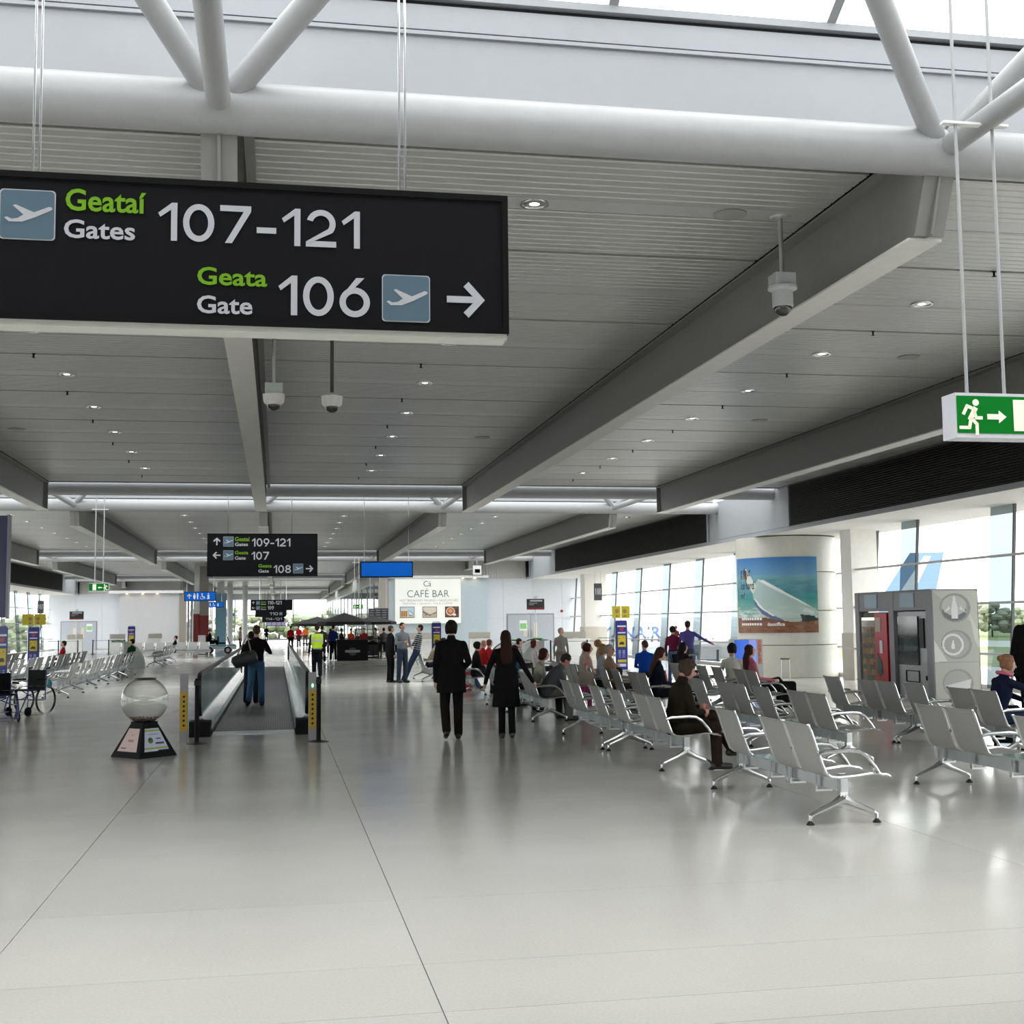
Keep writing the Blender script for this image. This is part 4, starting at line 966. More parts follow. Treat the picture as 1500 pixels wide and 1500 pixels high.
# ================================================================== POSTS AT THE WALKWAY
MT_YEL = mat('amber_label', (.50, .33, .015), .5)
def info_post(x, y, label, lamp=False):
    t = thing('walkway_post', label, 'post', (x, y, 0))
    part('post_body', MB().box(-.06, .06, -.04, .04, 0, 1.03), mat('post_grey', (.33, .32, .33), .4, metal=.3), t)
    part('amber_strip', MB().box(-.052, .052, -.046, -.04, .17, .76), MT_YEL, t)
    m = MB(); q = random.Random(int(x*10)+5)
    for i in range(7): z = .24+i*.072; m.box(-.012, .014, -.049, -.046, z, z+.034); m.box(-.02, .02, -.049, -.046, z+.012, z+.02)
    part('strip_marking', m, MT_BLACK, t, stuff=True)
    if lamp: part('lamp', MB().ball((.0, -.05, .83), (.016, .01, .03), 10), mat('lamp_green', (.25, 1, .35), emit=4), t, True)
info_post(-1.38, 19.92, 'grey post with amber warning strip left of the walkway entrance')
info_post(.545, 19.72, 'grey post with amber strip and green lamp right of the walkway entrance', True)
def stanchion(x, y, label, h=.97):
    t = thing('barrier_stanchion', label, 'stanchion', (x, y, 0))
    part('base_disc', MB().lathe([(0, 0), (.155, 0), (.155, .008), (.05, .028), (0, .03)], n=28), MT_BLACK, t, True)
    part('tube', MB().lathe([(0, .02), (.034, .02), (.034, h-.02), (.03, h), (0, h)], n=20), MT_BLACKM, t, True)
    part('belt_head', MB().box(-.042, .042, -.042, .042, h-.10, h-.03), MT_BLACK, t)
stanchion(-1.17, 19.62, 'black belt stanchion left of the walkway entrance')
stanchion(.63, 19.42, 'black belt stanchion right of the walkway entrance')

def belt_line(pts, label, h=.95):
    t = thing('belt_barrier', label, 'barrier', (*pts[0], 0))
    for p in pts: part('post', MB().lathe([(0, 0), (.16, 0), (.16, .02), (.035, .03), (.035, h), (0, h)], (*p, 0), 14), MT_BLACKM, t, True, True)
    for a, b in zip(pts[:-1], pts[1:]):
        part('belt', MB().tube([(a[0], a[1], h-.06), (b[0], b[1], h-.06)], .035, 6, sy=.3), MT_BLACKM, t, False, True)
belt_line([(12.2, 56), (13.9, 56), (15.4, 56)], 'black belt barrier before the right-hand gate desk')
belt_line([(-15.4, 86), (-13.9, 86), (-12.7, 86)], 'black belt barrier before the far left doors, left one')
belt_line([(-11.9, 87), (-10.9, 87), (-9.9, 87)], 'black belt barrier before the far left doors, right one')
MT_DESK = mat('beige_screen', (.42, .39, .34), .45)
def gate_desk(x, y, w, label):
    t = thing('gate_desk', label, 'desk', (x, y, 0))
    part('privacy_screen', MB().box(-w/2, w/2, .5, .56, .0, 1.26), MT_DESK, t)
    part('desk_body', MB().box(-w/2, w/2, -.3, .3, .0, .86), MT_WHITE, t); part('counter_top', MB().box(-w/2-.04, w/2+.04, -.36, .34, .86, .90), MT_WHITE, t)
    part('card_tray', MB().box(-.2, .1, -.1, .12, .90, .94), MT_ALU, t)
gate_desk(15.3, 64, 1.3, 'gate desk with beige screen at the foot of the right-hand pier')
gate_desk(11.1, 69, 1.2, 'gate desk with beige screen between the cafe sign and the double door')
gate_desk(7.8, 69, 1.5, 'gate desk with beige screen below the cafe sign')
gate_desk(-8.9, 97, 1.0, 'small gate desk with beige screen at the right of the lobby wall')
gate_desk(-11.6, 97, 1.1, 'gate desk with beige screen at the left of the lobby wall')
gate_desk(-14.6, 97, 1.1, 'gate desk with beige screen left of the far double door')
def pole_sign(x, y, z0, z1, w, label):
    t = thing('pole_sign', label, 'sign', (x, y, 0))
    part('base', MB().lathe([(0, 0), (.25, 0), (.25, .02), (0, .03)], n=20), MT_ALU, t, True); part('pole', MB().tube([(0, 0, .02), (0, 0, z1+.05)], .03, 10), MT_ALU, t, True)
    part('board', MB().box(-w/2, w/2, -.06, -.02, z0, z1), mat('board_dark', (.02, .025, .02), .4), t)
    part('red_band', MB().box(-w/2, w/2, -.065, -.06, z0, z0+.10), mat('band_red', (.25, .02, .01), .4), t)
    m = MB(); h = z1-z0
    m.box(-w*.32, w*.38, -.066, -.06, z1-.14*h-.06, z1-.10*h); m.box(-w*.38, w*.1, -.066, -.06, z1-.42*h, z1-.37*h); m.box(-w*.38, -w*.1, -.066, -.06, z1-.56*h, z1-.52*h)
    part('text_line', m, MT_STXT, t, stuff=True)
    part('top_lamp', MB().box(-.06, .10, -.04, .04, z1+.02, z1+.14), MT_ALU, t)
pole_sign(12.75, 62, 2.40, 2.94, .9, 'black pole sign with red band in front of the right double door')
pole_sign(-13.1, 88, 2.30, 2.84, .9, 'black pole sign with red band in front of the far left doors')
def gate_number(x, y, z, txt, label):
    t = thing('gate_number', label, 'sign', (x, y, z))
    part('panel', MB().box(-.2, .2, 0, .06, 0, .86), mat('number_panel', (.05, .05, .052), .4), t)
    for i, ch in enumerate(txt): part('numeral', glyph_mb(ch, -.15+i*.105, -.15+i*.105+(.05 if ch == '1' else .085), .28, .62, -.004, .014), MT_STXT, t)
    for s in (-.15, .15): part('suspension_rod', MB().tube([(s, .03, .86), (s, .03, 4.33-z)], .012, 6), MT_ALU, t)
gate_number(16.0, 62, 2.84, '108', 'hanging dark gate number 108 by the right-hand pier')
gate_number(-15.75, 90, 2.75, '107', 'hanging dark gate number by the far left window')
t = thing('wall_alarm', 'small red fire alarm on the white wall right of the double door', 'alarm', (16.6, 73, 2.42))
part('housing', MB().tube([(0, -.05, 0), (0, 0, 0)], .08, 14), mat('alarm_red', (.4, .02, .03), .4), t, True); part('sounder', MB().tube([(0, -.09, 0), (0, -.05, 0)], .05, 14), mat('alarm_dark', (.1, .01, .02), .4), t, True)
t = thing('emergency_light', 'white box light hanging above the cafe wall', 'lamp', (10.95, 69.2, 4.45))
part('case', MB().box(-.22, .22, -.1, .1, 0, .5), MT_WHITE, t); part('bracket', MB().box(-.03, .03, -.03, .03, .5, .9), MT_ALU, t); part('lens', MB().box(-.14, .14, -.115, -.1, .1, .3), MT_GLASSB, t)
part('drop_rod', MB().tube([(0, 0, .9), (0, 0, 3.1)], .012, 6), MT_ALU, t)

# ---- bag-size stands
def sizer(x, y, label, sign_w=.6, flip=0):
    t = thing('bag_sizer', label, 'bag gauge', (x, y, 0), flip)
    bl = mat('sizer_blue', (.02, .03, .22), .4); ye = mat('sizer_yellow', (.62, .50, .01), .4)
    part('column', MB().prism(rrect(-.21, .21, 0, 1.80, .07), -.06, .06, 'y'), bl, t)
    cv = Canvas(26, 100, '1c2a86')
    cv.rect(.08, .90, .92, .935, 'dfe2ee'); cv.rect(.3, .82, .7, .88, 'b02840'); cv.rect(.1, .76, .9, .79, 'd0d4ea'); cv.rect(.06, .46, .94, .73, '2a2a20'); cv.rect(.10, .47, .90, .72, 'cdb92a')
    cv.ell(.5, .55, .22, .035, '2c2c20'); cv.rect(.25, .52, .75, .55, '30301c'); cv.rect(.2, .64, .3, .66, '55501c'); cv.rect(.6, .66, .7, .68, '55501c')
    for k in range(5): cv.rect(.15, .25+k*.035, .40, .265+k*.035, 'b8bce0'); cv.rect(.55, .25+k*.035, .82, .265+k*.035, 'b8bce0')
    cv.rect(.06, .14, .94, .20, 'cdb92a'); cv.rect(.1, .05, .9, .11, 'dfe2ee')
    cv.mesh('printed_front', lambda u, v: (-.19+.38*u, -.064, .05+1.68*v), t)
    part('frame_loop', MB().tube([(-.22, 0, 0), (-.22, 0, 1.75), (-.15, 0, 1.84), (.15, 0, 1.84), (.22, 0, 1.75), (.22, 0, 0)], .014, 8), MT_ALU, t, True)
    part('foot', MB().box(-.25, .25, -.3, .3, 0, .03), MT_ALU, t)
    if sign_w:
        part('sign_stalk', MB().tube([(0, .0, 1.8), (0, 0, 1.9)], .015, 8), MT_ALU, t)
        for s in (-1, 1):
            part('yellow_sign', MB().box(*sorted((s*.01, s*sign_w/2)), -.02, .0, 1.88, 2.32), ye, t)
            part('sign_symbol', MB().ball((s*.15, -.02, 2.13), (.08, .006, .08), 12).box(s*.15-.05, s*.15+.05, -.026, -.02, 1.92, 2.0), mat('symbol_dark', (.35, .22, .08), .5), t, stuff=True)
sizer(12.3, 44.4, 'tall blue and yellow bag gauge with yellow signs near the right windows', .66)
sizer(-6.75, 33.2, 'tall blue and yellow bag gauge at the left edge behind the wheelchairs', 0, math.radians(62))
sizer(-9.6, 53.5, 'blue and yellow bag gauge with yellow signs behind the left seating', .9)
sizer(7.25, 58, 'small blue and yellow bag gauge beside the striped-shirt man', 0)
sizer(-8.7, 80, 'blue and yellow bag gauge before the grey lobby wall', 0)

# ---- curved pods
def pod(x, y, rz, label, w=1.5):
    t = thing('curved_pod', label, 'shelter', (x, y, 0), rz)
    def shell(r, y0, y1, th=.03):
        a = [math.radians(180-k*100/14) for k in range(15)]
        vs = [(r*math.cos(q)*.85, yy, max(.0, (r+d)*math.sin(q))) for yy in (y0, y1) for d in (0, th) for q in a]
        n = 15; f = [(i, i+1, i+1+2*n, i+2*n) for i in range(n-1)]+[(i+n+1, i+n, i+3*n, i+3*n+1) for i in range(n-1)]+[(i, i+n, i+n+1, i+1) for i in range(n-1)]+[(2*n+i, 2*n+i+1, 3*n+i+1, 3*n+i) for i in range(n-1)]
        return MB().add(vs, f)
    part('white_shell', shell(1.12, -w/2, w/2), mat('pod_white', (.62, .64, .63), .5), t, True)
    part('black_band', shell(1.16, -w/2-.0, -w/2+.22), MT_BLACK, t, True); part('green_band', shell(1.18, -w/2+.24, -w/2+.5), mat('pod_green', (.10, .55, .05), .4), t, True)
    part('side_panel', MB().prism([(0, 0)]+[(1.1*math.cos(math.radians(180-k*9))*.85, 1.1*math.sin(math.radians(180-k*9))) for k in range(11)], w/2-.03, w/2, 'y'), mat('pod_grey', (.50, .51, .50), .5), t)
pod(8.0, 42, math.radians(-25), 'white curved pod with green and black bands behind the right seating')
pod(9.3, 44.5, math.radians(-25), 'second white curved pod, further right behind the seating')
pod(-6.7, 57, math.radians(200), 'white curved pod with green band at the end of the left seating')

# ================================================================== CAFE
t = thing('cafe_sign', 'large cream backlit cafe bar sign with three food pictures', 'sign', (8.57, 72.3, 1.8))
mcs = mat('sign_cream', (.74, .75, .70), .5, emit=.42)
part('light_box', MB().box(6.67, 10.47, 72.3, 72.45, 1.78, 4.36), mcs, t, world=True)
MT_GT = mat('cafe_grey_text', (.16, .17, .18), .5); MT_GT2 = mat('cafe_small_text', (.42, .36, .36), .5)
for s_, a in (('CAFÉ BAR', (7.36, 9.79, 3.28, 3.80)), ('HOT BREAKFAST PANINIS + SANDWICHES', (6.94, 10.31, 3.03, 3.17)), ('PASTRIES + SALADS | TEA & COFFEE', (7.14, 9.97, 2.83, 2.97)), ('Cá', (8.3, 8.75, 3.90, 4.22))):
    part('lettering', text_mb(s_, *a, 72.292, .0 if s_ != 'CAFÉ BAR' else -.004), MT_GT if a[3] > 3.5 else MT_GT2, t, world=True)
def photo(cv, x0, x1, z0, z1):
    part('picture_frame', MB().box(x0-.03, x1+.03, 72.285, 72.3, z0-.03, z1+.03), mat('frame_dark', (.05, .04, .035), .5), t, world=True)
    cv.mesh('food_picture', lambda u, v: (x0+u*(x1-x0)-8.57, -.025, z0+v*(z1-z0)-1.8), t)
cv = Canvas(44, 34, 'b9cdd8'); cv.rect(0, 0, 1, .2, 'd8c9b0')
for i, x in enumerate((.12, .28, .44)): cv.rect(x-.07, .05, x+.07, .72, 'c98a1e'); cv.rect(x-.07, .66, x+.07, .76, 'efe6cc'); cv.rect(x-.02, .12, x+.01, .6, '8a5a10')
cv.poly([(.6, .7), (.95, .4), (.9, .1), (.6, .1)], '8fa0aa'); cv.poly([(.62, .6), (.9, .3), (.85, .2), (.65, .3)], 'dfe8ee'); photo(cv, 6.97, 7.75, 2.14, 2.72)
cv = Canvas(44, 34, 'c2b7a8'); cv.poly([(0, .8), (.5, .3), (1, .6), (1, 1), (0, 1)], 'd9cfc2'); cv.poly([(.0, .6), (.5, .22), (1, .5), (1, .4), (.5, .12), (0, .45)], '7a5236'); cv.ell(.2, .2, .1, .1, '8a9470'); cv.ell(.75, .2, .12, .1, 'c2b080'); photo(cv, 8.27, 9.04, 2.14, 2.71)
cv = Canvas(44, 34, '6a4438'); cv.ell(.38, .55, .34, .42, 'e2d2c4'); cv.ell(.38, .57, .27, .33, 'b0643a'); cv.ell(.38, .6, .15, .18, 'dba070'); cv.ell(.68, .22, .14, .12, 'efe6e0'); cv.rect(.8, .3, .95, .8, '46302c'); photo(cv, 9.57, 10.32, 2.14, 2.71)

MT_CANVAS = mat('black_canvas', (.014, .014, .014), .85)
def parasol(x, y, zt, ze, r, label):
    t = thing('parasol', label, 'umbrella', (x, y, 0)); n = 8
    pts = [(0, 0, zt)]+[(r*math.cos(2*math.pi*k/n), r*math.sin(2*math.pi*k/n), ze) for k in range(n)]
    part('canopy', MB().add(pts+[(p[0], p[1], p[2]-.03) for p in pts], [(0, 1+k, 1+(k+1) % n) for k in range(n)]+[(n+1, n+2+(k+1) % n, n+2+k) for k in range(n)]+[(1+k, n+2+k, n+2+(k+1) % n, 1+(k+1) % n) for k in range(n)]), MT_CANVAS, t)
    part('valance', MB().lathe([(r, ze), (r, ze-.14)], n=8), MT_CANVAS, t)
    part('pole', MB().tube([(0, 0, 0), (0, 0, zt-.03)], .025, 8), MT_BLACKM, t, True); part('base', MB().lathe([(0, 0), (.3, 0), (.3, .06), (0, .08)], n=16), MT_BLACKM, t)
    for k in range(n): a = 2*math.pi*k/n; part('rib', MB().tube([(0, 0, ze-.1), (r*.6*math.cos(a), r*.6*math.sin(a), zt-(zt-ze)*.62)], .01, 5), MT_BLACKM, t)
parasol(3.35, 64, 2.36, 1.90, 1.35, 'middle black cafe parasol, the highest of the three')
parasol(2.15, 68.5, 2.20, 1.83, 1.4, 'left-hand black cafe parasol')
parasol(5.0, 67, 2.2, 1.88, 1.25, 'right-hand black cafe parasol')
t = thing('cafe_bar', 'low black cafe counter with a pale round emblem', 'counter', (3.65, 62.2, 0))
part('counter_body', MB().box(-.75, .75, 0, .5, 0, 1.0), MT_BLACKM, t); part('counter_top', MB().box(-.8, .8, -.05, .55, 1.0, 1.04), MT_BLACK, t)
em = MB(); em.prism(arc(0, .45, .20, 0, 350, 20), -.01, 0); part('emblem', em, mat('emblem_grey', (.05, .05, .05), .5), t); part('emblem_band', MB().box(-.36, .36, -.016, -.01, .40, .52), mat('emblem_pale', (.25, .25, .25), .5), t)
def cafe_table(x, y, label):
    t = thing('high_table', label, 'table', (x, y, 0)); part('top', MB().lathe([(0, 1.02), (.38, 1.02), (.38, 1.06), (0, 1.06)], n=18), MT_BLACKM, t); part('stem', MB().lathe([(.25, 0), (.25, .02), (.03, .04), (.03, 1.02)], n=12), MT_BLACKM, t)
def stool(x, y, label):
    t = thing('bar_stool', label, 'stool', (x, y, 0)); part('seat', MB().lathe([(0, .74), (.18, .74), (.18, .79), (0, .80)], n=16), MT_BLACKM, t)
    for k in range(4): a = math.pi/4+k*math.pi/2; part('leg', MB().tube([(.12*math.cos(a), .12*math.sin(a), .74), (.21*math.cos(a), .21*math.sin(a), 0)], .014, 6), MT_BLACKM, t)
    part('foot_ring', MB().lathe([(.165, .3), (.175, .3), (.175, .32), (.165, .32)], n=16), MT_BLACKM, t)
for i, (x, y) in enumerate(((2.3, 65.5), (2.5, 69), (5.3, 65.5), (5.5, 69.5))): cafe_table(x, y, ['black high table left of the counter', 'black high table behind the left parasol', 'black high table right of the counter', 'black high table at the back right of the cafe'][i])
for i, (x, y) in enumerate(((1.75, 65.2), (1.55, 69.0), (5.6, 67.6))): stool(x, y, ['leftmost empty black bar stool at the cafe', 'empty black bar stool under the left parasol', 'empty black bar stool under the right parasol'][i])
t = thing('menu_board', 'dark menu board with pale lines hanging beside the cafe sign', 'menu board', (5.55, 71.08, 1.8))
part('board', MB().box(-.5, .62, 0, .06, 0, .85), mat('menu_black', (.03, .03, .035), .5), t)
m = MB()
for i in range(5):
    for j in range(3): m.box(-.45+j*.36, -.45+j*.36+.26, -.006, 0, .72-i*.13, .76-i*.13)
part('menu_line', m, mat('menu_text', (.22, .24, .26), .5), t, stuff=True)
for s in (-.4, .5): part('suspension_rod', MB().tube([(s, .03, .85), (s, .03, 3.6)], .012, 6), MT_ALU, t)
t = thing('cafe_backdrop', 'dark back bar of the cafe behind the parasols', 'cabinet', (5.6, 72.2, 0))
part('cabinet_body', MB().box(-1.2, .14, 0, .5, 0, 1.1), MT_BLACKM, t); part('shelf', MB().box(-1.2, .14, .1, .5, 1.45, 1.49), MT_BLACKM, t); part('upright', MB().box(-1.2, -1.15, .3, .5, 1.1, 1.5), MT_BLACKM, t)
q = random.Random(8)
for i in range(9):
    o = part('bottle', MB().lathe([(0, 0), (.035, 0), (.035, .17), (.012, .21), (.012, .28), (0, .28)], (4.55+i*.13, 72.45, 1.101), 8), mat('bottle_%d' % (i % 3), [(.05, .12, .04), (.25, .12, .02), (.3, .3, .3)][i % 3], .2), None, True)
    tag(o, 'bottle standing on the dark back bar of the cafe', 'bottle', 'bottles on the cafe back bar')

# ================================================================== LEFT FAR THINGS
MT_RED = mat('pillar_red', (.20, .006, .008), .35)
t = thing('red_pillar', 'slim white pillar with a dark red band, left one of the pair', 'pillar', (-5.04, 83, 0))
part('shaft', MB().box(-.16, .16, 0, .3, 0, 5.6), MT_WHITE, t); part('red_cladding', MB().box(-.19, .19, -.03, .33, .12, 2.55), MT_RED, t)
t = thing('red_pillar', 'taupe pillar with a dark red band, right one of the pair', 'pillar', (-4.58, 83, 0))
part('shaft', MB().box(-.27, .27, 0, .4, 0, 5.6), mat('taupe', (.30, .28, .25), .5), t); part('red_cladding', MB().box(-.30, .30, -.03, .43, .12, 2.45), MT_RED, t)
t = thing('white_cabinet', 'white waist-high cabinet in front of the red pillars', 'cabinet', (-4.62, 81.5, 0)); part('body', MB().box(-.22, .22, 0, .4, .05, 1.2), MT_WHITE, t); part('plinth', MB().box(-.2, .2, .02, .38, 0, .05), MT_DARK, t)
t = thing('blue_column', 'pale blue clad column far down the left of the hall', 'pillar', (-4.9, 115, 0)); part('cladding', MB().box(-.46, .46, 0, .8, 0, 4.6), mat('sky_blue_clad', (.20, .38, .48), .4), t); part('cap', MB().box(-.3, .3, .1, .7, 4.6, 5.6), MT_WHITE, t)
for i, (x, y) in enumerate(((-4.2, 118), (-3.0, 124))):
    t = thing('white_column', 'white column far down the hall, %s of the pair' % ['left', 'right'][i], 'pillar', (x, y, 0)); part('shaft', MB().lathe([(.26, 0), (.26, 5.6)], n=20), MT_WHITE, t, True); part('collar', MB().lathe([(.26, .1), (.30, .1), (.30, .25), (.26, .25)], n=20), MT_ALU, t)
t = thing('passenger_buggy', 'white and teal electric passenger buggy by the red pillars', 'buggy', (-3.5, 83, 0))
part('chassis', MB().prism([(-.95, .28), (.95, .28), (.98, .55), (.75, .62), (.55, .62), (.45, .45), (-.2, .45), (-.3, .6), (-.98, .6)], -.55, .55, 'y'), mat('buggy_white', (.62, .68, .7), .3), t)
part('teal_trim', MB().prism([(-.9, .5), (.95, .5), (.95, .56), (-.9, .56)], -.56, .56, 'y'), mat('buggy_teal', (.10, .35, .42), .3), t)
for x in (-.7, .45):
    for y in (-.52, .52): w = part('wheel', MB().tube([(x, y-.07, .23), (x, y+.07, .23)], .23, 20), MT_BLACK, t, True); part('hub_cap', MB().tube([(x, y-.08, .23), (x, y+.08, .23)], .12, 14), MT_ALU, w, True)
for x in (-.6, .05): part('bench_seat', MB().box(x-.22, x+.22, -.45, .45, .62, .72).box(x-.26, x-.18, -.45, .45, .72, 1.1), MT_BLACKM, t)
part('steering_column', MB().tube([(.55, 0, .6), (.40, 0, 1.05)], .03, 8).tube([(.40, -.16, 1.06), (.40, .16, 1.06)], .02, 6), MT_BLACKM, t)
t = thing('advert_panel', 'dark violet hanging advert panel cut by the left edge', 'panel', (-5.4, 24, 1.95))
part('panel_box', MB().box(-.9, .6, 0, .15, 0, 1.84), mat('advert_violet', (.06, .06, .14), .15), t); part('panel_frame', MB().box(.6, .64, -.01, .16, -.02, 1.86), mat('advert_frame', (.30, .32, .38), .3), t)
for s in (-.5, .3): part('suspension_rod', MB().tube([(s, .07, 1.84), (s, .07, CZ-1.95)], .012, 6), MT_ALU, t)

def wheelchair(x, y, rz, label):
    t = thing('wheelchair', label, 'wheelchair', (x, y, 0), rz); bl = mat('chair_blue', (.012, .02, .16), .35)
    for s in (-1, 1):
        w = part('rear_wheel', MB().tube([(s*.27+.014*k, 0, .30) for k in (-1, 1)], .295, 28, caps=False).tube([(s*.27+.018*k, 0, .30) for k in (-1, 1)], .27, 28, caps=False), MT_BLACK, t, True)
        sp = MB()
        for k in range(12): a = k*math.pi/6; sp.tube([(s*.27, 0, .30), (s*.27, .27*math.cos(a), .30+.27*math.sin(a))], .003, 4)
        part('spokes', sp, MT_CHROME, w, stuff=True); part('push_rim', MB().lathe([(.25, -.006), (.258, 0), (.25, .006)], n=28), MT_CHROME, w)
        w.children[-1].rotation_euler = (0, math.pi/2, 0); w.children[-1].location = (s*.31, 0, .30)
        c = part('caster', MB().tube([(s*.24-.015, .48, .09), (s*.24+.015, .48, .09)], .09, 16), MT_BLACKM, t, True)
        part('side_frame', MB().tube([(s*.22, -.06, .93), (s*.22, -.04, .30), (s*.22, .02, .30), (s*.22, .46, .32), (s*.22, .48, .12)], .012, 8).tube([(s*.22, -.03, .50), (s*.22, .44, .52), (s*.22, .56, .30), (s*.20, .66, .09)], .012, 8), bl, t, True)
        part('push_handle', MB().tube([(s*.22, -.06, .93), (s*.22, -.16, .94)], .018, 8), MT_BLACK, t, True)
        part('armrest', MB().box(s*.26-.02, s*.26+.02, -.02, .33, .70, .73), MT_BLACKM, t)
        part('footplate', MB().box(*sorted((s*.04, s*.19)), .60, .76, .085, .10), bl, t)
    part('back_canvas', MB().box(-.21, .21, -.065, -.045, .48, .90), MT_BLACKM, t); part('seat_canvas', MB().box(-.21, .21, -.04, .40, .49, .51), MT_BLACKM, t)
    part('cross_brace', MB().tube([(-.22, .15, .30), (.22, .15, .49)], .01, 6).tube([(.22, .17, .30), (-.22, .17, .49)], .01, 6), bl, t)
    return t
wheelchair(-4.85, 27.3, math.radians(150), 'wheelchair with black canvas back and blue frame, the whole one at left')
wheelchair(-5.2, 25.6, math.radians(205), 'wheelchair cut by the left edge of the picture')
t = thing('teal_bag', 'small teal cloth bag hanging on the wheelchair handle', 'bag', (-4.56, 27.2, .62)); part('bag_body', MB().ball((0, 0, 0), (.06, .04, .09), 12), mat('teal_cloth', (.15, .42, .45), .7), t, True); part('strap', MB().tube([(-.03, 0, .06), (0, 0, .28), (.03, 0, .06)], .006, 5), MT_WHITE, t)

def suitcase(x, y, rz, label, w=.38, h=.56, d=.24, handle=.43, col=MT_BLACKM):
    t = thing('suitcase', label, 'suitcase', (x, y, 0), rz)
    part('shell', MB().prism(rrect(-w/2, w/2, .06, h, .05), -d/2, d/2, 'y'), col, t)
    part('front_pocket', MB().prism(rrect(-w*.4, w*.4, .10, h*.55, .03), -d/2-.03, -d/2, 'y'), col, t)
    part('pull_handle', MB().tube([(-.08, d/2-.04, h), (-.08, d/2-.04, h+handle)], .009, 6).tube([(.08, d/2-.04, h), (.08, d/2-.04, h+handle)], .009, 6).tube([(-.09, d/2-.04, h+handle), (.09, d/2-.04, h+handle)], .016, 8), MT_ALU, t, True)
    for s in (-1, 1): part('wheel', MB().tube([(s*w*.38-.02, d/2-.05, .035), (s*w*.38+.02, d/2-.05, .035)], .035, 12), MT_BLACK, t, True)
suitcase(9.75, 23.3, math.radians(-20), 'black wheeled suitcase with raised handle in front of the cream drum')
suitcase(9.74, 15.75, math.radians(-30), 'dark wheeled suitcase beside the person in black at the right edge')
suitcase(9.75, 29.5, math.radians(20), 'black wheeled suitcase standing behind the navy-coated woman')
suitcase(9.2, 27.2, math.radians(-10), 'narrow black wheeled suitcase nearest the woman with black hair', .3)
t = thing('red_bag', 'red shopping bag on the floor behind the walking man in black', 'bag', (4.85, 32.6, 0)); part('bag_body', MB().prism([(-.12, 0), (.12, 0), (.10, .50), (-.10, .5)], -.08, .08, 'y'), mat('bag_red', (.50, .01, .03), .4), t); part('bag_handle', MB().tube([(-.08, 0, .5), (-.05, 0, .62), (.05, 0, .62), (.08, 0, .5)], .008, 6), MT_BLACK, t)
t = thing('pushchair', 'black folding pushchair by the window behind the seats', 'pushchair', (10.2, 31, 0))
part('frame', MB().tube([(-.25, -.3, .10), (-.25, .35, 1.0)], .012, 6).tube([(.25, -.3, .10), (.25, .35, 1.0)], .012, 6).tube([(-.25, .35, 1.0), (.25, .35, 1.0)], .014, 6).tube([(-.25, .3, .10), (-.25, -.15, .62)], .012, 6).tube([(.25, .3, .10), (.25, -.15, .62)], .012, 6), MT_BLACKM, t)
part('seat_fabric', MB().add([(-.2, -.2, .5), (.2, -.2, .5), (.2, .15, .45), (-.2, .15, .45), (-.2, .3, .9), (.2, .3, .9)], [(0, 1, 2, 3), (3, 2, 5, 4)]), MT_BLACKM, t)
for x in (-.25, .25):
    for y in (-.3, .3): part('wheel', MB().tube([(x-.02, y, .08), (x+.02, y, .08)], .08, 14), MT_BLACK, t)
# red cone toy shape by the window
t = thing('red_cone', 'small red cone on the floor by the window', 'cone', (10.35, 33, 0)); part('cone_body', MB().lathe([(.10, .02), (.02, .42), (0, .43)], n=14), mat('cone_red', (.5, .02, .03), .5), t); part('cone_base', MB().box(-.12, .12, -.12, .12, 0, .02), mat('cone_red', (.5, .02, .03), .5), t)

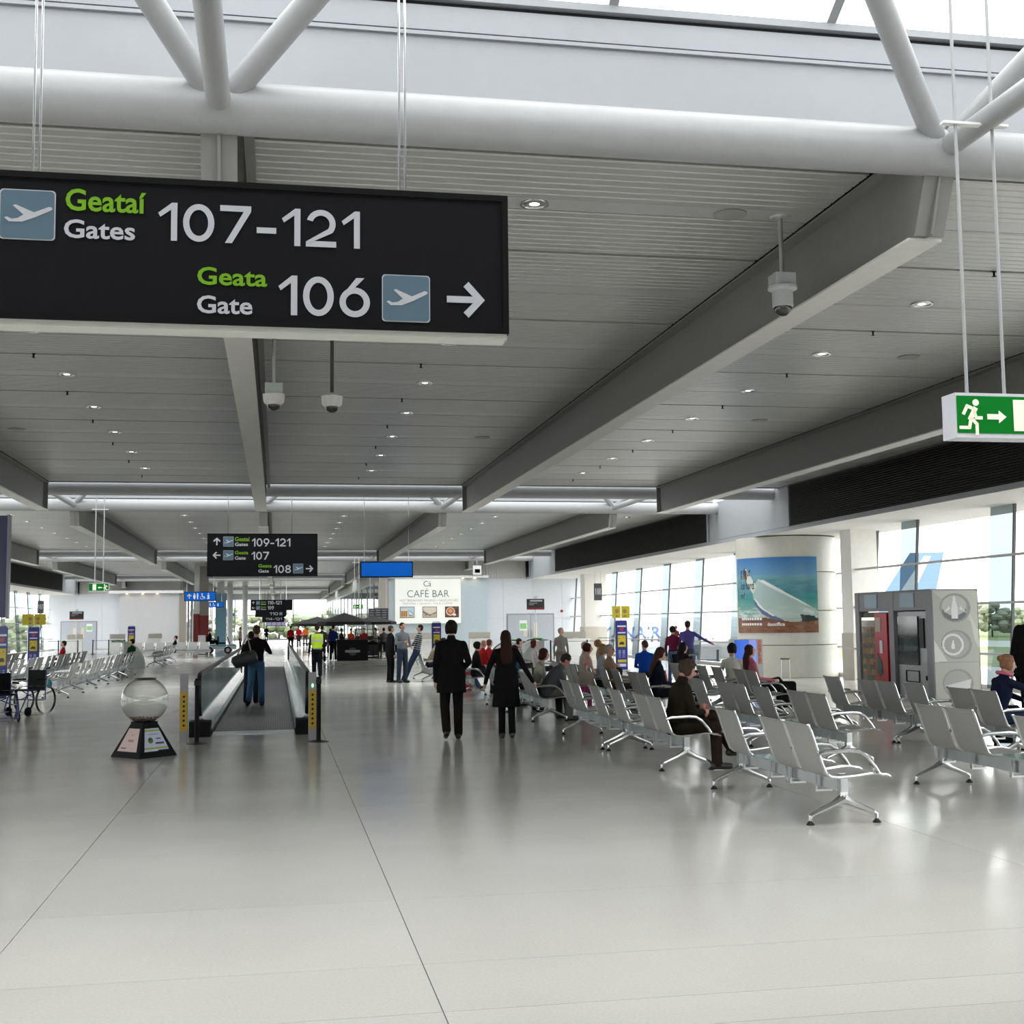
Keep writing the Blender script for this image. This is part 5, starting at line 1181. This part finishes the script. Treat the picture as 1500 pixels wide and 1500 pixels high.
# ================================================================== PEOPLE
SKIN = {'fair': (.55, .33, .25), 'ruddy': (.50, .24, .18), 'dark': (.16, .08, .05)}
def cap_mb(m, a, b, ra, rb, n=10):
    a, b = Vector(a), Vector(b); d = (b-a)
    if d.length < 1e-5: return m.ball(a, ra, n)
    d.normalize(); pts = []; rad = []
    for t in (-1, -.85, -.5): pts.append(a+d*ra*t); rad.append(ra*math.sqrt(max(.0004, 1-t*t)))
    pts.append(a); rad.append(ra); pts.append(b); rad.append(rb)
    for t in (.5, .85, 1): pts.append(b+d*rb*t); rad.append(rb*math.sqrt(max(.0004, 1-t*t)))
    return m.tube(pts, rad, n)
class Body:
    def __init__(s): s.p = []
    def cap(s, a, b, ra, rb, m): s.p.append(('c', np.array(a, float), np.array(b, float), ra, rb, m))
    def ell(s, c, r, m): s.p.append(('e', np.array(c, float), np.array(r, float), m))
    def loft(s, rings, m): s.p.append(('l', [(np.array(c, float), rx, ry) for c, rx, ry in rings], m))
    def mb(s):
        m = MB()
        for p in s.p:
            if p[0] == 'c': cap_mb(m, p[1], p[2], p[3], p[4])
            elif p[0] == 'e': m.ball(p[1], tuple(p[2]), 12)
            else:
                R_ = p[1]; n = 16; vs = []
                for i, (c, rx, ry) in enumerate(R_):
                    d = R_[min(i+1, len(R_)-1)][0]-R_[max(i-1, 0)][0]; d = d/np.linalg.norm(d); x = np.array([1., 0, 0]); y = np.cross(d, x); y /= np.linalg.norm(y)
                    for k in range(n):
                        a = 2*math.pi*k/n; vs.append(tuple(c+x*rx*math.cos(a)+y*ry*math.sin(a)))
                fs = [(i*n+j, i*n+(j+1) % n, (i+1)*n+(j+1) % n, (i+1)*n+j) for i in range(len(R_)-1) for j in range(n)]
                fs += [tuple(range(n-1, -1, -1)), tuple(range((len(R_)-1)*n, len(R_)*n))]; m.add(vs, fs)
        return m
    def build(s, name, mats, parent, vox, pattern=None, smooth=3):
        me = s.mb().mesh('tmp', MT_BLACK); o = bpy.data.objects.new('tmp', me); COL.objects.link(o)
        r = o.modifiers.new('r', 'REMESH'); r.mode = 'VOXEL'; r.voxel_size = vox; r.use_smooth_shade = True
        sm = o.modifiers.new('s', 'SMOOTH'); sm.factor = .5; sm.iterations = smooth
        dg = bpy.context.evaluated_depsgraph_get(); out = bpy.data.meshes.new_from_object(o.evaluated_get(dg)); out.name = name
        bpy.data.objects.remove(o); bpy.data.meshes.remove(me)
        keys = list(mats); out.materials.clear()
        for k in keys: out.materials.append(mats[k])
        n = len(out.polygons); c = np.zeros(n*3); out.polygons.foreach_get('center', c); c = c.reshape(-1, 3)
        best = np.full(n, 9.); idx = np.zeros(n, int)
        for p in s.p:
            if p[0] == 'c':
                ab = p[2]-p[1]; t = np.clip(((c-p[1])@ab)/max(ab@ab, 1e-9), 0, 1); d = np.linalg.norm(c-p[1]-t[:, None]*ab, axis=1)-(p[3]+(p[4]-p[3])*t)
            elif p[0] == 'e': q = np.linalg.norm((c-p[1])/p[2], axis=1); d = (q-1)*p[2].min()
            else:
                d = np.full(n, 9.)
                for (c0, x0, y0), (c1, x1, y1) in zip(p[1][:-1], p[1][1:]):
                    ab = c1-c0; t = np.clip(((c-c0)@ab)/max(ab@ab, 1e-9), 0, 1); v = c-c0-t[:, None]*ab; rx = x0+(x1-x0)*t; ry = y0+(y1-y0)*t
                    yv = np.linalg.norm(v[:, 1:], axis=1); q = np.sqrt((v[:, 0]/rx)**2+(yv/ry)**2); d = np.minimum(d, (q-1)*np.minimum(rx, ry))
            k = keys.index(p[-1]); u = d < best; best[u] = d[u]; idx[u] = k
        if pattern: idx = pattern(c, idx, keys)
        out.polygons.foreach_set('material_index', idx.astype(np.int32))
        return link(name, out, parent)
def rotm(yaw, pitch):
    cy, sy, cp, sp = math.cos(yaw), math.sin(yaw), math.cos(pitch), math.sin(pitch)
    return np.array([[cy, -sy, 0], [sy, cy, 0], [0, 0, 1]]) @ np.array([[1, 0, 0], [0, cp, sp], [0, -sp, cp]])   # pitch > 0 looks down
def person(x, y, face, label, pose='stand', H=1.75, top=(.02, .02, .02), bottom=(.02, .02, .02), hair=(.05, .03, .02), skin='fair', shoes=(.015, .015, .015),
           style='short', vox=.016, build=1.0, J=None, lean=0, head=(0, 0), coat=None, sleeves=True, z=0, pattern=None, legs=None, cat='person', female=False, under=None, extra=None):
    """face: direction the body faces, degrees from +Y clockwise"""
    k = H/1.75; P_ = {}
    fx, fy = 1, 1
    if pose in ('stand', 'walk'):
        la = math.radians(lean); up = np.array([0, math.sin(la), math.cos(la)])
        hip = np.array([0, 0, .93]); P_['hipL'], P_['hipR'] = hip+[-.085, 0, 0], hip+[.085, 0, 0]
        if pose == 'walk':
            P_.update(kneeL=[-.09, .10, .50], ankL=[-.09, .12, .09], toeL=[-.10, .27, .045], kneeR=[.09, .03, .50], ankR=[.09, -.26, .17], toeR=[.095, -.16, .045])
        else: P_.update(kneeL=[-.11, .01, .50], ankL=[-.12, -.02, .09], toeL=[-.14, .14, .04], kneeR=[.11, .01, .50], ankR=[.12, -.02, .09], toeR=[.14, .14, .04])
    else:
        la = math.radians(lean); up = np.array([0, math.sin(la), math.cos(la)])
        hip = np.array([0, -.10, .50/k if k > .8 else .50]); P_['hipL'], P_['hipR'] = hip+[-.09, 0, 0], hip+[.09, 0, 0]
        P_.update(kneeL=[-.12, .36, .53], ankL=[-.12, .38, .09], toeL=[-.13, .54, .04], kneeR=[.12, .36, .53], ankR=[.13, .34, .09], toeR=[.14, .50, .04])
    fwd = np.array([0, up[2], -up[1]])
    sh = hip+up*.465; nk = hip+up*.57; hd = nk+up*.135+fwd*.02
    if 'neck_fwd' in (J or {}): hd = hd+fwd*J['neck_fwd']-up*J['neck_fwd']*.4
    w = .175*(.92 if female else 1)
    P_.update(shL=sh+[-w, 0, 0], shR=sh+[w, 0, 0])
    if pose == 'sit': P_.update(elL=sh+[-w-.05, .06, -.27], wrL=[-.13, .24, .66], elR=sh+[w+.05, .06, -.27], wrR=[.13, .24, .66])
    else: P_.update(elL=sh+[-w-.06, -.03, -.28], wrL=sh+[-w-.07, .04, -.53], elR=sh+[w+.06, -.03, -.28], wrR=sh+[w+.07, .04, -.53])
    for a, v in (J or {}).items():
        if a in P_: P_[a] = v
    P_ = {a: np.array(v, float)*k for a, v in P_.items()}; hip, sh, nk, hd = hip*k, sh*k, nk*k, hd*k
    B = Body(); b = build
    lt = 'bottom' if legs is None else legs
    for s in 'LR':
        B.cap(P_['hip'+s], P_['knee'+s], .092*k*b, (.070 if not female else .062)*k*b, lt); B.cap(P_['knee'+s], P_['ank'+s], (.068 if not female else .060)*k*b, (.066 if not female else .056)*k, lt)
        a, t = P_['ank'+s], P_['toe'+s]; B.cap(a*[1, 1, 0]+[0, 0, max(a[2]-.045*k, .048)]-(t-a)*[.25, .25, 0], t, .046*k, .038*k, 'shoes')
        B.cap(a+[0, 0, .02], a-[0, 0, .012], .060*k, .056*k, lt)
        ar = .048*k*b*(1.15 if coat else 1)
        B.cap(nk-up*.045*k, P_['sh'+s]-[(-1 if s == 'L' else 1)*.02*k, 0, 0], .045*k, ar*.98, 'top')
        B.cap(P_['sh'+s], P_['el'+s], ar*1.08, ar*.86, 'top'); B.cap(P_['el'+s], P_['wr'+s], ar*.82, ar*.62, 'top' if sleeves else 'skin')
        # hand: palm, four fingers, thumb
        d = P_['wr'+s]-P_['el'+s]; d /= np.linalg.norm(d); sd = -1 if s == 'L' else 1
        px = np.cross(d, [sd*1., 0, 0]); px = px/np.linalg.norm(px) if np.linalg.norm(px) > .1 else np.array([0, 1., 0])
        inn = np.cross(px, d); w0 = P_['wr'+s]
        B.cap(w0, w0+d*.035*k, .026*k, .030*k, 'skin'); B.ell(w0+d*.065*k, np.array([.030, .034, .040])*k, 'skin')
        fr = max(.0085, vox*.62)*k
        for i, (o, L) in enumerate(((-.027, .052), (-.009, .064), (.009, .060), (.027, .046))):
            b0 = w0+d*.085*k+px*o*k*1.1; m1 = b0+d*L*.55*k; e = m1+(d*.7-inn*sd*.0+px*0)*L*.45*k+inn*(-.012*k)
            B.cap(b0, m1, fr, fr*.95, 'skin'); B.cap(m1, e, fr*.95, fr*.8, 'skin')
        B.cap(w0+d*.035*k+px*.028*k, w0+d*.085*k+px*.055*k, fr*1.15, fr*.9, 'skin')
    # torso
    cw = 1.0 if not coat else 1.12
    bw = (.150 if female else .165)*b
    rings = [(hip-up*.06*k, (.160 if female else .150)*k*b, .105*k*b), (hip+up*.05*k, (.165 if female else .155)*k*b, .108*k*b), (hip+up*.17*k, (.128 if female else .145)*k*b, .100*k*b), (hip+up*.32*k+fwd*.01, bw*k*1.0, .110*k*b),
             (hip+up*.44*k, bw*1.06*k, .098*k*b), (hip+up*.50*k, bw*.86*k, .075*k*b), (hip+up*.545*k, .075*k, .058*k)]
    B.loft([(rings[0][0], rings[0][1], rings[0][2]), rings[1]], lt); B.loft([(c, rx*cw, ry*cw) for c, rx, ry in rings[1:]], 'top')
    if coat:   # skirted coat down to a hem height (metres at H=1.75)
        hem, flare = coat
        if pose == 'sit':
            B.loft([(hip+up*.2*k, .155*k*b*cw, .125*k*b), (hip+up*.02*k, .185*k*b, .135*k*b), (hip+np.array([0, .22, .02])*k, .19*k*b, .11*k*b), (hip+np.array([0, .36, .02])*k, .17*k*b, .095*k*b)], 'top')
        else:
            c0 = hip*[1, 1, 0]; B.loft([(hip+up*.2*k, .158*k*b*cw, .12*k*b), (hip, .178*k*b*cw, .135*k*b), (c0+[0, 0, (hem+.93)/2*k], (.185+flare*.5)*k*b, (.14+flare*.5)*k*b), (c0+[0, 0, hem*k], (.19+flare)*k*b, (.15+flare)*k*b)], 'top')
    B.cap(nk-up*.04*k, nk+up*.05*k, .056*k, .050*k, 'skin')
    if coat: B.cap(nk-up*.05*k, nk-up*.005*k, .078*k, .068*k, 'top')
    # head
    Rm = rotm(math.radians(-head[0]), math.radians(head[1]) + (la*.6 if pose == 'sit' else la*.3))
    def hp(v): return hd+Rm@(np.array(v)*k)
    B.ell(hp((0, -.005, .022)), np.array([.074, .090, .088])*k, 'skin'); B.ell(hp((0, .028, -.035)), np.array([.058, .062, .066])*k, 'skin'); B.ell(hp((0, .048, -.078)), np.array([.032, .030, .028])*k, 'skin')
    B.cap(hp((0, .082, .018)), hp((0, .104, -.018)), .011*k, .016*k, 'skin'); B.cap(hp((0, .0, -.06)), nk, .048*k, .05*k, 'skin')
    for s in (-1, 1): B.ell(hp((s*.076, -.005, -.005)), np.array([.012, .020, .032])*k, 'skin')
    if vox < .017:
        for s in (-1, 1): B.ell(hp((s*.031, .083, .018)), np.array([.012, .010, .008])*k, 'dark')
        B.ell(hp((0, .086, -.052)), np.array([.024, .008, .007])*k, 'lips')
    mats = {'skin': mat('skin_'+skin, SKIN[skin], .5), 'top': mat('cloth_%02x%02x%02x' % tuple(int(c*255) for c in top), top, .9, noise=.06, scale=20, spec=.08), 'bottom': mat('cloth_%02x%02x%02x' % tuple(int(c*255) for c in bottom), bottom, .9, noise=.06, scale=20, spec=.08),
            'shoes': mat('shoes_%02x%02x%02x' % tuple(int(c*255) for c in shoes), shoes, .4), 'dark': MT_BLACKM, 'lips': mat('lips', (.32, .10, .08), .5)}
    if under: mats['under'] = mat('cloth_%02x%02x%02x' % tuple(int(c*255) for c in under), under, .8)
    if extra:
        for nm, c in extra.items(): mats[nm] = mat('cloth_%02x%02x%02x' % tuple(int(q*255) for q in c), c, .8)
    t = thing('person', label, cat, (x, y, z), -math.radians(face))
    pat = (lambda c, i, ks: pattern(c, i, ks, dict(hip=hip, sh=sh, up=up, k=k))) if pattern else None
    B.build('body', mats, t, vox, pat)
    if style != 'bald':
        Hh = Body(); m_ = 'hair'
        Hh.ell(hp((0, -.018, .038)), np.array([.084, .094, .084])*k, m_); Hh.ell(hp((0, -.040, -.005)), np.array([.078, .066, .078])*k, m_)
        if style in ('bob', 'long', 'bun', 'full'):
            for s in (-1, 1): Hh.ell(hp((s*.062, -.010, -.015)), np.array([.030, .055, .070])*k, m_)
        if vox < .014 and style in ('full', 'short', 'bun'):
            q_ = random.Random(int(x*100+y)); rr_ = .086 if style != 'full' else .098
            for _ in range(46):
                th, ph = q_.uniform(0, 2*math.pi), q_.uniform(-.25, 1.5); v_ = np.array([math.cos(th)*math.cos(ph), math.sin(th)*math.cos(ph), math.sin(ph)])
                if v_[1] > .35 and v_[2] < .55: continue
                Hh.ell(hp(v_*[.84*rr_/.086*.09, .092*rr_/.086, .088]*np.array([1, 1, 1])+np.array([0, -.02, .035])), np.array([.016, .018, .014])*k, m_)
        if style == 'full': Hh.ell(hp((0, -.035, .02)), np.array([.098, .098, .100])*k, m_)
        if style == 'bob': Hh.ell(hp((0, -.045, -.06)), np.array([.095, .065, .07])*k, m_)
        if style == 'long':
            dn = np.array([0, 0, -1.]); q0 = hp((0, -.05, -.03)); bk = -fwd*.10*k
            Hh.loft([(q0, .085*k, .06*k), (q0*[1, 1, 0]+(nk+bk*.9)*[0, 0, 1]+bk*.45, .095*k, .05*k), (sh+bk*1.15-up*.06*k, .10*k, .035*k), (sh+bk*1.2-up*.18*k, .075*k, .02*k)], m_)
        if style == 'bun': Hh.ell(hp((0, -.115, .055)), np.array([.045, .04, .04])*k, m_)
        if style == 'cap': Hh.ell(hp((0, .10, .045)), np.array([.06, .06, .012])*k, m_)
        Hh.build('hair' if style != 'cap' else 'cap', {'hair': mat('hair_%02x%02x%02x' % tuple(int(c*255) for c in hair), hair, .7, noise=.25, scale=40, spec=.15)}, t, max(vox, .009), None, 1)
    return t
def stripes(c, i, ks, g):
    s = (c-g['hip'])@g['up']; m = (i == ks.index('top')) & ((s/(.062*g['k'])) % 1 < .42); i[m] = ks.index('pale'); return i
def hivis(c, i, ks, g):
    s = ((c-g['hip'])@g['up'])/g['k']; t = (i == ks.index('top')) & (np.abs(c[:, 0]) < .19*g['k']) & (s > -.12) & (s < .53); i[t] = ks.index('vest')
    for a, b in ((.0, .055), (.28, .335)): i[t & (s > a) & (s < b)] = ks.index('band')
    i[t & (s > .335) & (np.abs(np.abs(c[:, 0])-.10*g['k']) < .022)] = ks.index('band'); return i
BLK = (.008, .008, .009); JEAN = (.05, .11, .22); GREY = (.10, .105, .115)
# --- the two walkers
p1 = person(2.62, 19.15, 3, 'man in long black jacket and dark trousers walking away down the hall', 'walk', 1.79, BLK, (.014, .011, .009), (.014, .009, .006), 'fair', (.01, .01, .01), 'full', .010, 1.08, coat=(.69, .02),
   J=dict(kneeL=[-.10, .03, .50], ankL=[-.09, -.14, .15], toeL=[-.09, -.01, .05], kneeR=[.10, .04, .50], ankR=[.10, .03, .09], toeR=[.12, .18, .04], elL=[-.235, -.04, 1.12], wrL=[-.235, .03, .87], elR=[.25, -.10, 1.14], wrR=[.20, .12, 1.04]))
person(3.43, 18.95, 5, 'woman with long brown hair in black knee-length coat walking away', 'walk', 1.64, BLK, BLK, (.028, .011, .006), 'fair', (.03, .03, .03), 'long', .010, 1.03, coat=(.52, .04), female=True,
   J=dict(elL=[-.27, .06, 1.15], wrL=[-.33, .10, .90], elR=[.30, -.03, 1.14], wrR=[.44, .06, .92], kneeL=[-.07, .05, .5], ankL=[-.07, .08, .09], toeL=[-.08, .24, .04], kneeR=[.08, .0, .5], ankR=[.08, -.10, .12], toeR=[.09, .04, .04]))
# --- man on the walkway with a holdall
person(-.43, 28.1, 0, 'man in black hoodie and blue jeans riding the moving walkway', 'walk', 1.74, BLK, (.09, .17, .30), (.07, .045, .03), 'ruddy', (.03, .03, .03), 'short', .011, 1.06, head=(-6, 8),
   J=dict(elR=[.30, .02, 1.16], wrR=[.20, .26, 1.22], elL=[-.27, -.02, 1.16], wrL=[-.2, .2, 1.0], kneeL=[-.12, .03, .50], ankL=[-.16, -.12, .14], toeL=[-.19, -.03, .04], kneeR=[.11, .03, .50], ankR=[.12, .02, .09], toeR=[.14, .18, .04]), z=.01)
t = thing('holdall', 'dark grey holdall bag slung on the back of the man on the walkway', 'bag', (-.66, 27.88, 1.04))
part('bag_body', MB().tube([(-.27, 0, -.10), (-.24, 0, -.08), (0, 0, .0), (.22, 0, .07), (.25, 0, .08)], [.06, .13, .155, .13, .05], 18), mat('holdall_grey', (.045, .045, .05), .7, noise=.2), t, True)
part('strap', MB().tube([(-.2, -.02, .03), (-.02, .06, .40), (.03, .14, .52), (.12, .02, .14)], .014, 6), mat('strap_pale', (.3, .27, .25), .7), t)
part('carry_handle', MB().tube([(-.10, -.13, .06), (-.04, -.17, .13), (.08, -.17, .15), (.12, -.13, .10)], .012, 6), MT_BLACK, t)
person(-.56, 29.1, 10, 'dark-haired companion half hidden beyond the man on the walkway', 'stand', 1.62, BLK, (.03, .04, .06), (.01, .01, .012), 'fair', style='short', vox=.018, z=.01)
person(1.28, 41.1, 0, 'man in yellow hi-vis vest and black trousers walking away', 'walk', 1.77, (.01, .012, .02), (.008, .009, .014), (.02, .014, .01), 'fair', style='short', vox=.015, build=1.12, pattern=hivis, extra={'vest': (.42, .62, .01), 'band': (.38, .42, .36)})
# --- standing group
person(3.38, 38.2, 75, 'man in black jacket standing leftmost of the three by the aisle bench', 'stand', 1.72, BLK, BLK, (.06, .045, .035), 'ruddy', style='short', vox=.015, build=1.12)
person(3.70, 37.9, 150, 'man in grey shirt standing in the middle of the three, facing the viewer', 'stand', 1.80, (.15, .165, .18), (.03, .04, .06), (.02, .014, .01), 'ruddy', style='short', vox=.015, build=1.1, J=dict(elR=[.26, .05, 1.14], wrR=[.12, .26, 1.18], elL=[-.26, .02, 1.14], wrL=[-.16, .24, 1.04]))
person(4.2, 38.5, -80, 'man in black and grey striped polo leaning back on the bench end', 'stand', 1.74, (.012, .012, .018), (.035, .055, .11), (.02, .015, .012), 'fair', (.25, .25, .24), 'short', .015, 1.08, lean=-10, sleeves=False, pattern=stripes, extra={'pale': (.30, .32, .35)},
   J=dict(kneeL=[-.11, .22, .50], ankL=[-.12, .40, .09], toeL=[-.13, .55, .04], kneeR=[.11, .20, .50], ankR=[.12, .36, .09], toeR=[.13, .52, .04], elL=[-.25, .10, 1.12], wrL=[-.10, .30, 1.10], elR=[.25, .10, 1.12], wrR=[.10, .32, 1.06]))
# --- seated people on the right
def sit(x, y, label, top, hair, **kw):
    a = dict(pose='sit', H=1.72, bottom=(.03, .03, .035), lean=-8, vox=.016); a.update(kw)
    f = a.pop('face', 90); return person(x, y, f, label, top=top, hair=hair, **a)
sit(4.75, 14.46, 'man in dark brown coat sitting with his legs crossed, nearest seated person', (.016, .013, .008), (.05, .034, .024), bottom=(.022, .014, .011), style='full', vox=.010, lean=10, coat=(.5, 0), head=(10, 18), H=1.74, build=1.12, skin='ruddy',
    J=dict(kneeL=[-.06, .38, .62], ankL=[.10, .56, .24], toeL=[.12, .70, .20], kneeR=[.11, .36, .50], ankR=[.13, .36, .09], toeR=[.14, .52, .04], wrL=[-.08, .22, .72], wrR=[.12, .20, .68], neck_fwd=.03))
sit(4.80, 22.2, 'man in grey suit leaning forward with his elbows on his knees', (.085, .09, .10), (.035, .025, .02), bottom=(.15, .14, .125), style='short', vox=.012, lean=34, head=(0, 25), build=1.15, skin='ruddy', coat=(.5, 0), J=dict(elL=[-.22, .24, .66], wrL=[-.06, .46, .64], elR=[.22, .24, .66], wrR=[.06, .46, .62], kneeL=[-.16, .34, .53], kneeR=[.18, .34, .53]))
sit(4.75, 22.78, 'person in pale cream jacket beside the grey-suited man', (.42, .40, .33), (.05, .015, .012), style='bob', lean=14, female=True)
sit(4.75, 25.0, 'person with dark auburn hair in blue jacket behind the cream jacket', (.02, .09, .16), (.06, .02, .018), style='bob', lean=4)
sit(4.7, 26.4, 'person in bright red top with bowed grey head beside the walking woman', (.42, .01, .02), (.25, .20, .17), style='short', lean=22, head=(0, 20))
person(5.75, 23.3, 200, 'small child in pink cap and cream cardigan standing in the aisle', 'stand', .98, (.45, .38, .32), (.45, .08, .22), (.50, .18, .22), 'fair', (.3, .05, .12), 'cap', .013, 1.25, cat='child')
sit(6.6, 26.2, 'woman with dark red bob in pale peach top', (.55, .36, .30), (.045, .014, .012), style='full', female=True, lean=0)
sit(6.6, 25.1, 'blonde woman in pale grey top beside the grey-haired man', (.36, .38, .42), (.30, .17, .08), style='bob', female=True, lean=4)
sit(6.58, 24.25, 'grey-haired man in beige jacket with folded arms', (.30, .21, .13), (.30, .28, .26), style='short', lean=-2, head=(25, 4), build=1.12, skin='ruddy', bottom=(.06, .045, .03))
sit(8.3, 31.5, 'fair-haired woman sitting behind the beige-jacketed man', (.22, .20, .20), (.26, .14, .07), style='full', female=True)
sit(7.0, 28.3, 'person in pale pink cap seated behind the dark red bob', (.40, .36, .33), (.50, .38, .36), style='cap', lean=5)
sit(8.6, 29.0, 'man in bright blue shirt turned to his left', (.01, .07, .42), (.07, .04, .025), style='short', lean=6, face=20, head=(-40, 8))
sit(6.6, 21.35, 'woman with long brown hair in navy jacket looking down', (.012, .02, .035), (.05, .02, .012), style='long', female=True, lean=8, head=(0, 20), vox=.012, bottom=(.01, .012, .018))
sit(8.7, 26.0, 'woman with long black hair beside the suitcases', (.02, .018, .018), (.012, .010, .012), style='long', female=True, face=60, head=(20, 5))
sit(8.72, 23.4, 'woman in white T-shirt with dark tied hair, seen from behind', (.60, .58, .54), (.015, .013, .016), style='full', female=True, sleeves=False, lean=0, face=30, vox=.012, skin='ruddy', J=dict(elL=[-.27, .04, .72], wrL=[-.18, .22, .62], elR=[.27, .04, .72], wrR=[.18, .22, .62]))
sit(8.72, 22.1, 'woman with long auburn hair in pink top and crossed black legs', (.50, .14, .18), (.05, .012, .015), style='long', female=True, lean=-6, vox=.012, bottom=BLK, head=(10, 0), J=dict(kneeL=[-.04, .40, .66], ankL=[.12, .62, .34], toeL=[.15, .76, .28]))
sit(8.95, 14.55, 'woman with fair hair bun in navy jacket and pink scarf, hand at her chin', (.010, .014, .035), (.24, .12, .065), style='bun', female=True, lean=16, head=(8, 2), vox=.010, build=1.1, bottom=(.02, .03, .06), J=dict(elR=[.24, .26, .86], wrR=[.10, .38, 1.02], elL=[-.24, .20, .80], wrL=[-.05, .34, .72]))
t = thing('scarf', 'pink scarf round the neck of the woman with the hair bun', 'scarf', (8.95+.055, 14.55, 1.045)); part('scarf_loop', MB().tube([(.085*math.cos(a), .085*math.sin(a), .02*math.cos(a)*-1) for a in [2*math.pi*i/20 for i in range(21)]], .022, 8), mat('pink_knit', (.55, .12, .18), .8), t, True)
person(9.80, 15.1, 60, 'person in long black coat standing, cut by the right edge', 'stand', 1.98, BLK, (.012, .014, .02), (.02, .015, .01), 'fair', style='short', vox=.013, build=1.15, coat=(.86, .05))
# --- farther right-hand people
sit(7.0, 36.0, 'person with black hair in grey coat beside the gate desk', (.20, .20, .21), (.015, .012, .012), style='short', lean=0)
sit(7.0, 33.4, 'woman with chestnut hair in white top in the far rows', (.50, .50, .50), (.09, .03, .018), style='bob', female=True)
person(8.15, 36.0, 180, 'woman in grey-brown top standing behind the far rows', 'stand', 1.60, (.20, .19, .17), (.15, .13, .12), (.20, .16, .13), 'ruddy', style='full', vox=.018, female=True)
sit(4.72, 33.6, 'person in red jacket and blue jeans beside the walking man in black', (.40, .01, .02), (.05, .02, .015), bottom=(.06, .12, .20), style='short', lean=6, J=dict(ankR=[.13, .60, .09], toeR=[.14, .76, .05], ankL=[-.12, .5, .09], toeL=[-.13, .66, .04]))
sit(5.6, 34.2, 'bald man in red top between the walkers', (.42, .02, .02), (.3, .2, .15), style='bald', lean=4, skin='ruddy', face=60)
sit(5.9, 35.0, 'second red-faced man in red top between the walkers', (.36, .02, .03), (.12, .05, .04), style='short', lean=4, skin='ruddy', face=60)
sit(4.95, 31.2, 'person with black hair in dark jacket left of the walking woman', (.015, .015, .015), (.01, .01, .01), style='full', lean=6)
sit(4.7, 38.75, 'person in beige sweater sitting bowed beside the striped polo', (.34, .29, .21), (.03, .018, .012), bottom=(.02, .02, .035), style='short', lean=22, head=(0, 20), vox=.015)
sit(5.3, 40.2, 'dark-haired person in black behind the beige sweater', (.015, .015, .018), (.01, .01, .01), style='full', lean=4, face=70)
# --- couple at the window with a child
person(11.15, 33.4, 35, 'man in violet shirt standing at the window with one arm out', 'stand', 1.76, (.10, .085, .30), (.07, .08, .12), (.03, .02, .016), 'ruddy', style='short', vox=.015, build=1.08, J=dict(elR=[.38, .05, 1.26], wrR=[.60, .10, 1.14], elL=[-.26, .08, 1.16], wrL=[-.14, .2, 1.02]))
person(10.62, 33.1, 40, 'woman in plum top and red skirt standing beside the violet shirt', 'stand', 1.62, (.12, .015, .045), (.09, .16, .26), (.015, .012, .012), 'fair', style='full', vox=.015, female=True, lean=0)
person(10.92, 33.75, 230, 'small child held between the couple at the window', 'stand', .80, (.45, .10, .10), (.3, .3, .32), (.12, .05, .02), 'fair', style='full', vox=.016, z=.82, cat='child')
# --- left-hand people
sit(-7.6, 47.0, 'person in red top sitting among the left benches', (.35, .02, .03), (.03, .02, .015), face=-90, vox=.02)
sit(-5.6, 50.5, 'person in dark green top sitting at the end of the left benches', (.01, .05, .02), (.01, .01, .01), face=-60, vox=.02)
sit(-5.2, 66.0, 'person in black sitting on the farthest left bench', (.012, .01, .01), (.02, .01, .01), face=-90, vox=.02)
# --- distant people in the hall and cafe
far = [(.95, 88, 'stand', (.35, .01, .02), BLK, 'man in red shirt with a dark bag by the end of the walkway'), (1.7, 100, 'walk', (.40, .01, .02), (.03, .03, .03), 'distant person in red walking behind the red-shirted man'), (2.3, 105, 'stand', (.70, .14, .03), (.05, .05, .05), 'distant person in orange vest'),
       (-1.1, 140, 'walk', BLK, BLK, 'tiny dark figure walking in the far distance'), (2.1, 60, 'stand', (.07, .065, .06), BLK, 'grey-clad person standing at the left of the cafe'), (2.75, 63.2, 'stand', (.01, .02, .10), BLK, 'person in dark blue at the left of the cafe')]
for x, y, p, c1, c2, l in far: person(x, y, 0, l, p, 1.72, c1, c2, (.02, .015, .01), 'fair', style='short', vox=.03)
cafe = [(2.75, 66.2, (.06, .06, .065), 'person in dark grey on a stool left of the counter'), (3.35, 66.0, BLK, 'person in black on a stool beside the dark grey one'), (3.85, 66.4, (.50, .06, .02), 'person in orange-red top behind the counter'), (4.45, 66.3, (.30, .03, .03), 'person in dark red top behind the counter'), (5.0, 66.0, (.20, .19, .18), 'pale grey-clad person under the right parasol'), (5.5, 66.3, (.10, .09, .09), 'person in taupe at the right of the cafe'), (5.8, 65.0, BLK, 'rightmost dark figure in the cafe')]
for i, (x, y, c, l) in enumerate(cafe):
    stool(x-.08*math.sin(math.radians((i*70) % 360)), y-.08*math.cos(math.radians((i*70) % 360)), 'black bar stool under the %s' % l.split(' on a stool')[0].split(' in the cafe')[0])
    person(x, y, (i*70) % 360, l, 'sit', 1.7, c, BLK, (.02, .015, .01), 'fair', style='short', vox=.03, z=.28, lean=4)
for i, (x, c, l) in enumerate(((-4.1, BLK, 'driver in black on the passenger buggy'), (-2.3, (.45, .30, .30), 'person in pale pink standing behind the buggy'))):
    person(x+.0, 83-.0*i, 90, l, 'sit' if i == 0 else 'stand', 1.7, c, BLK, (.05, .02, .012), 'fair', style='short', vox=.03, z=.28 if i == 0 else 0)
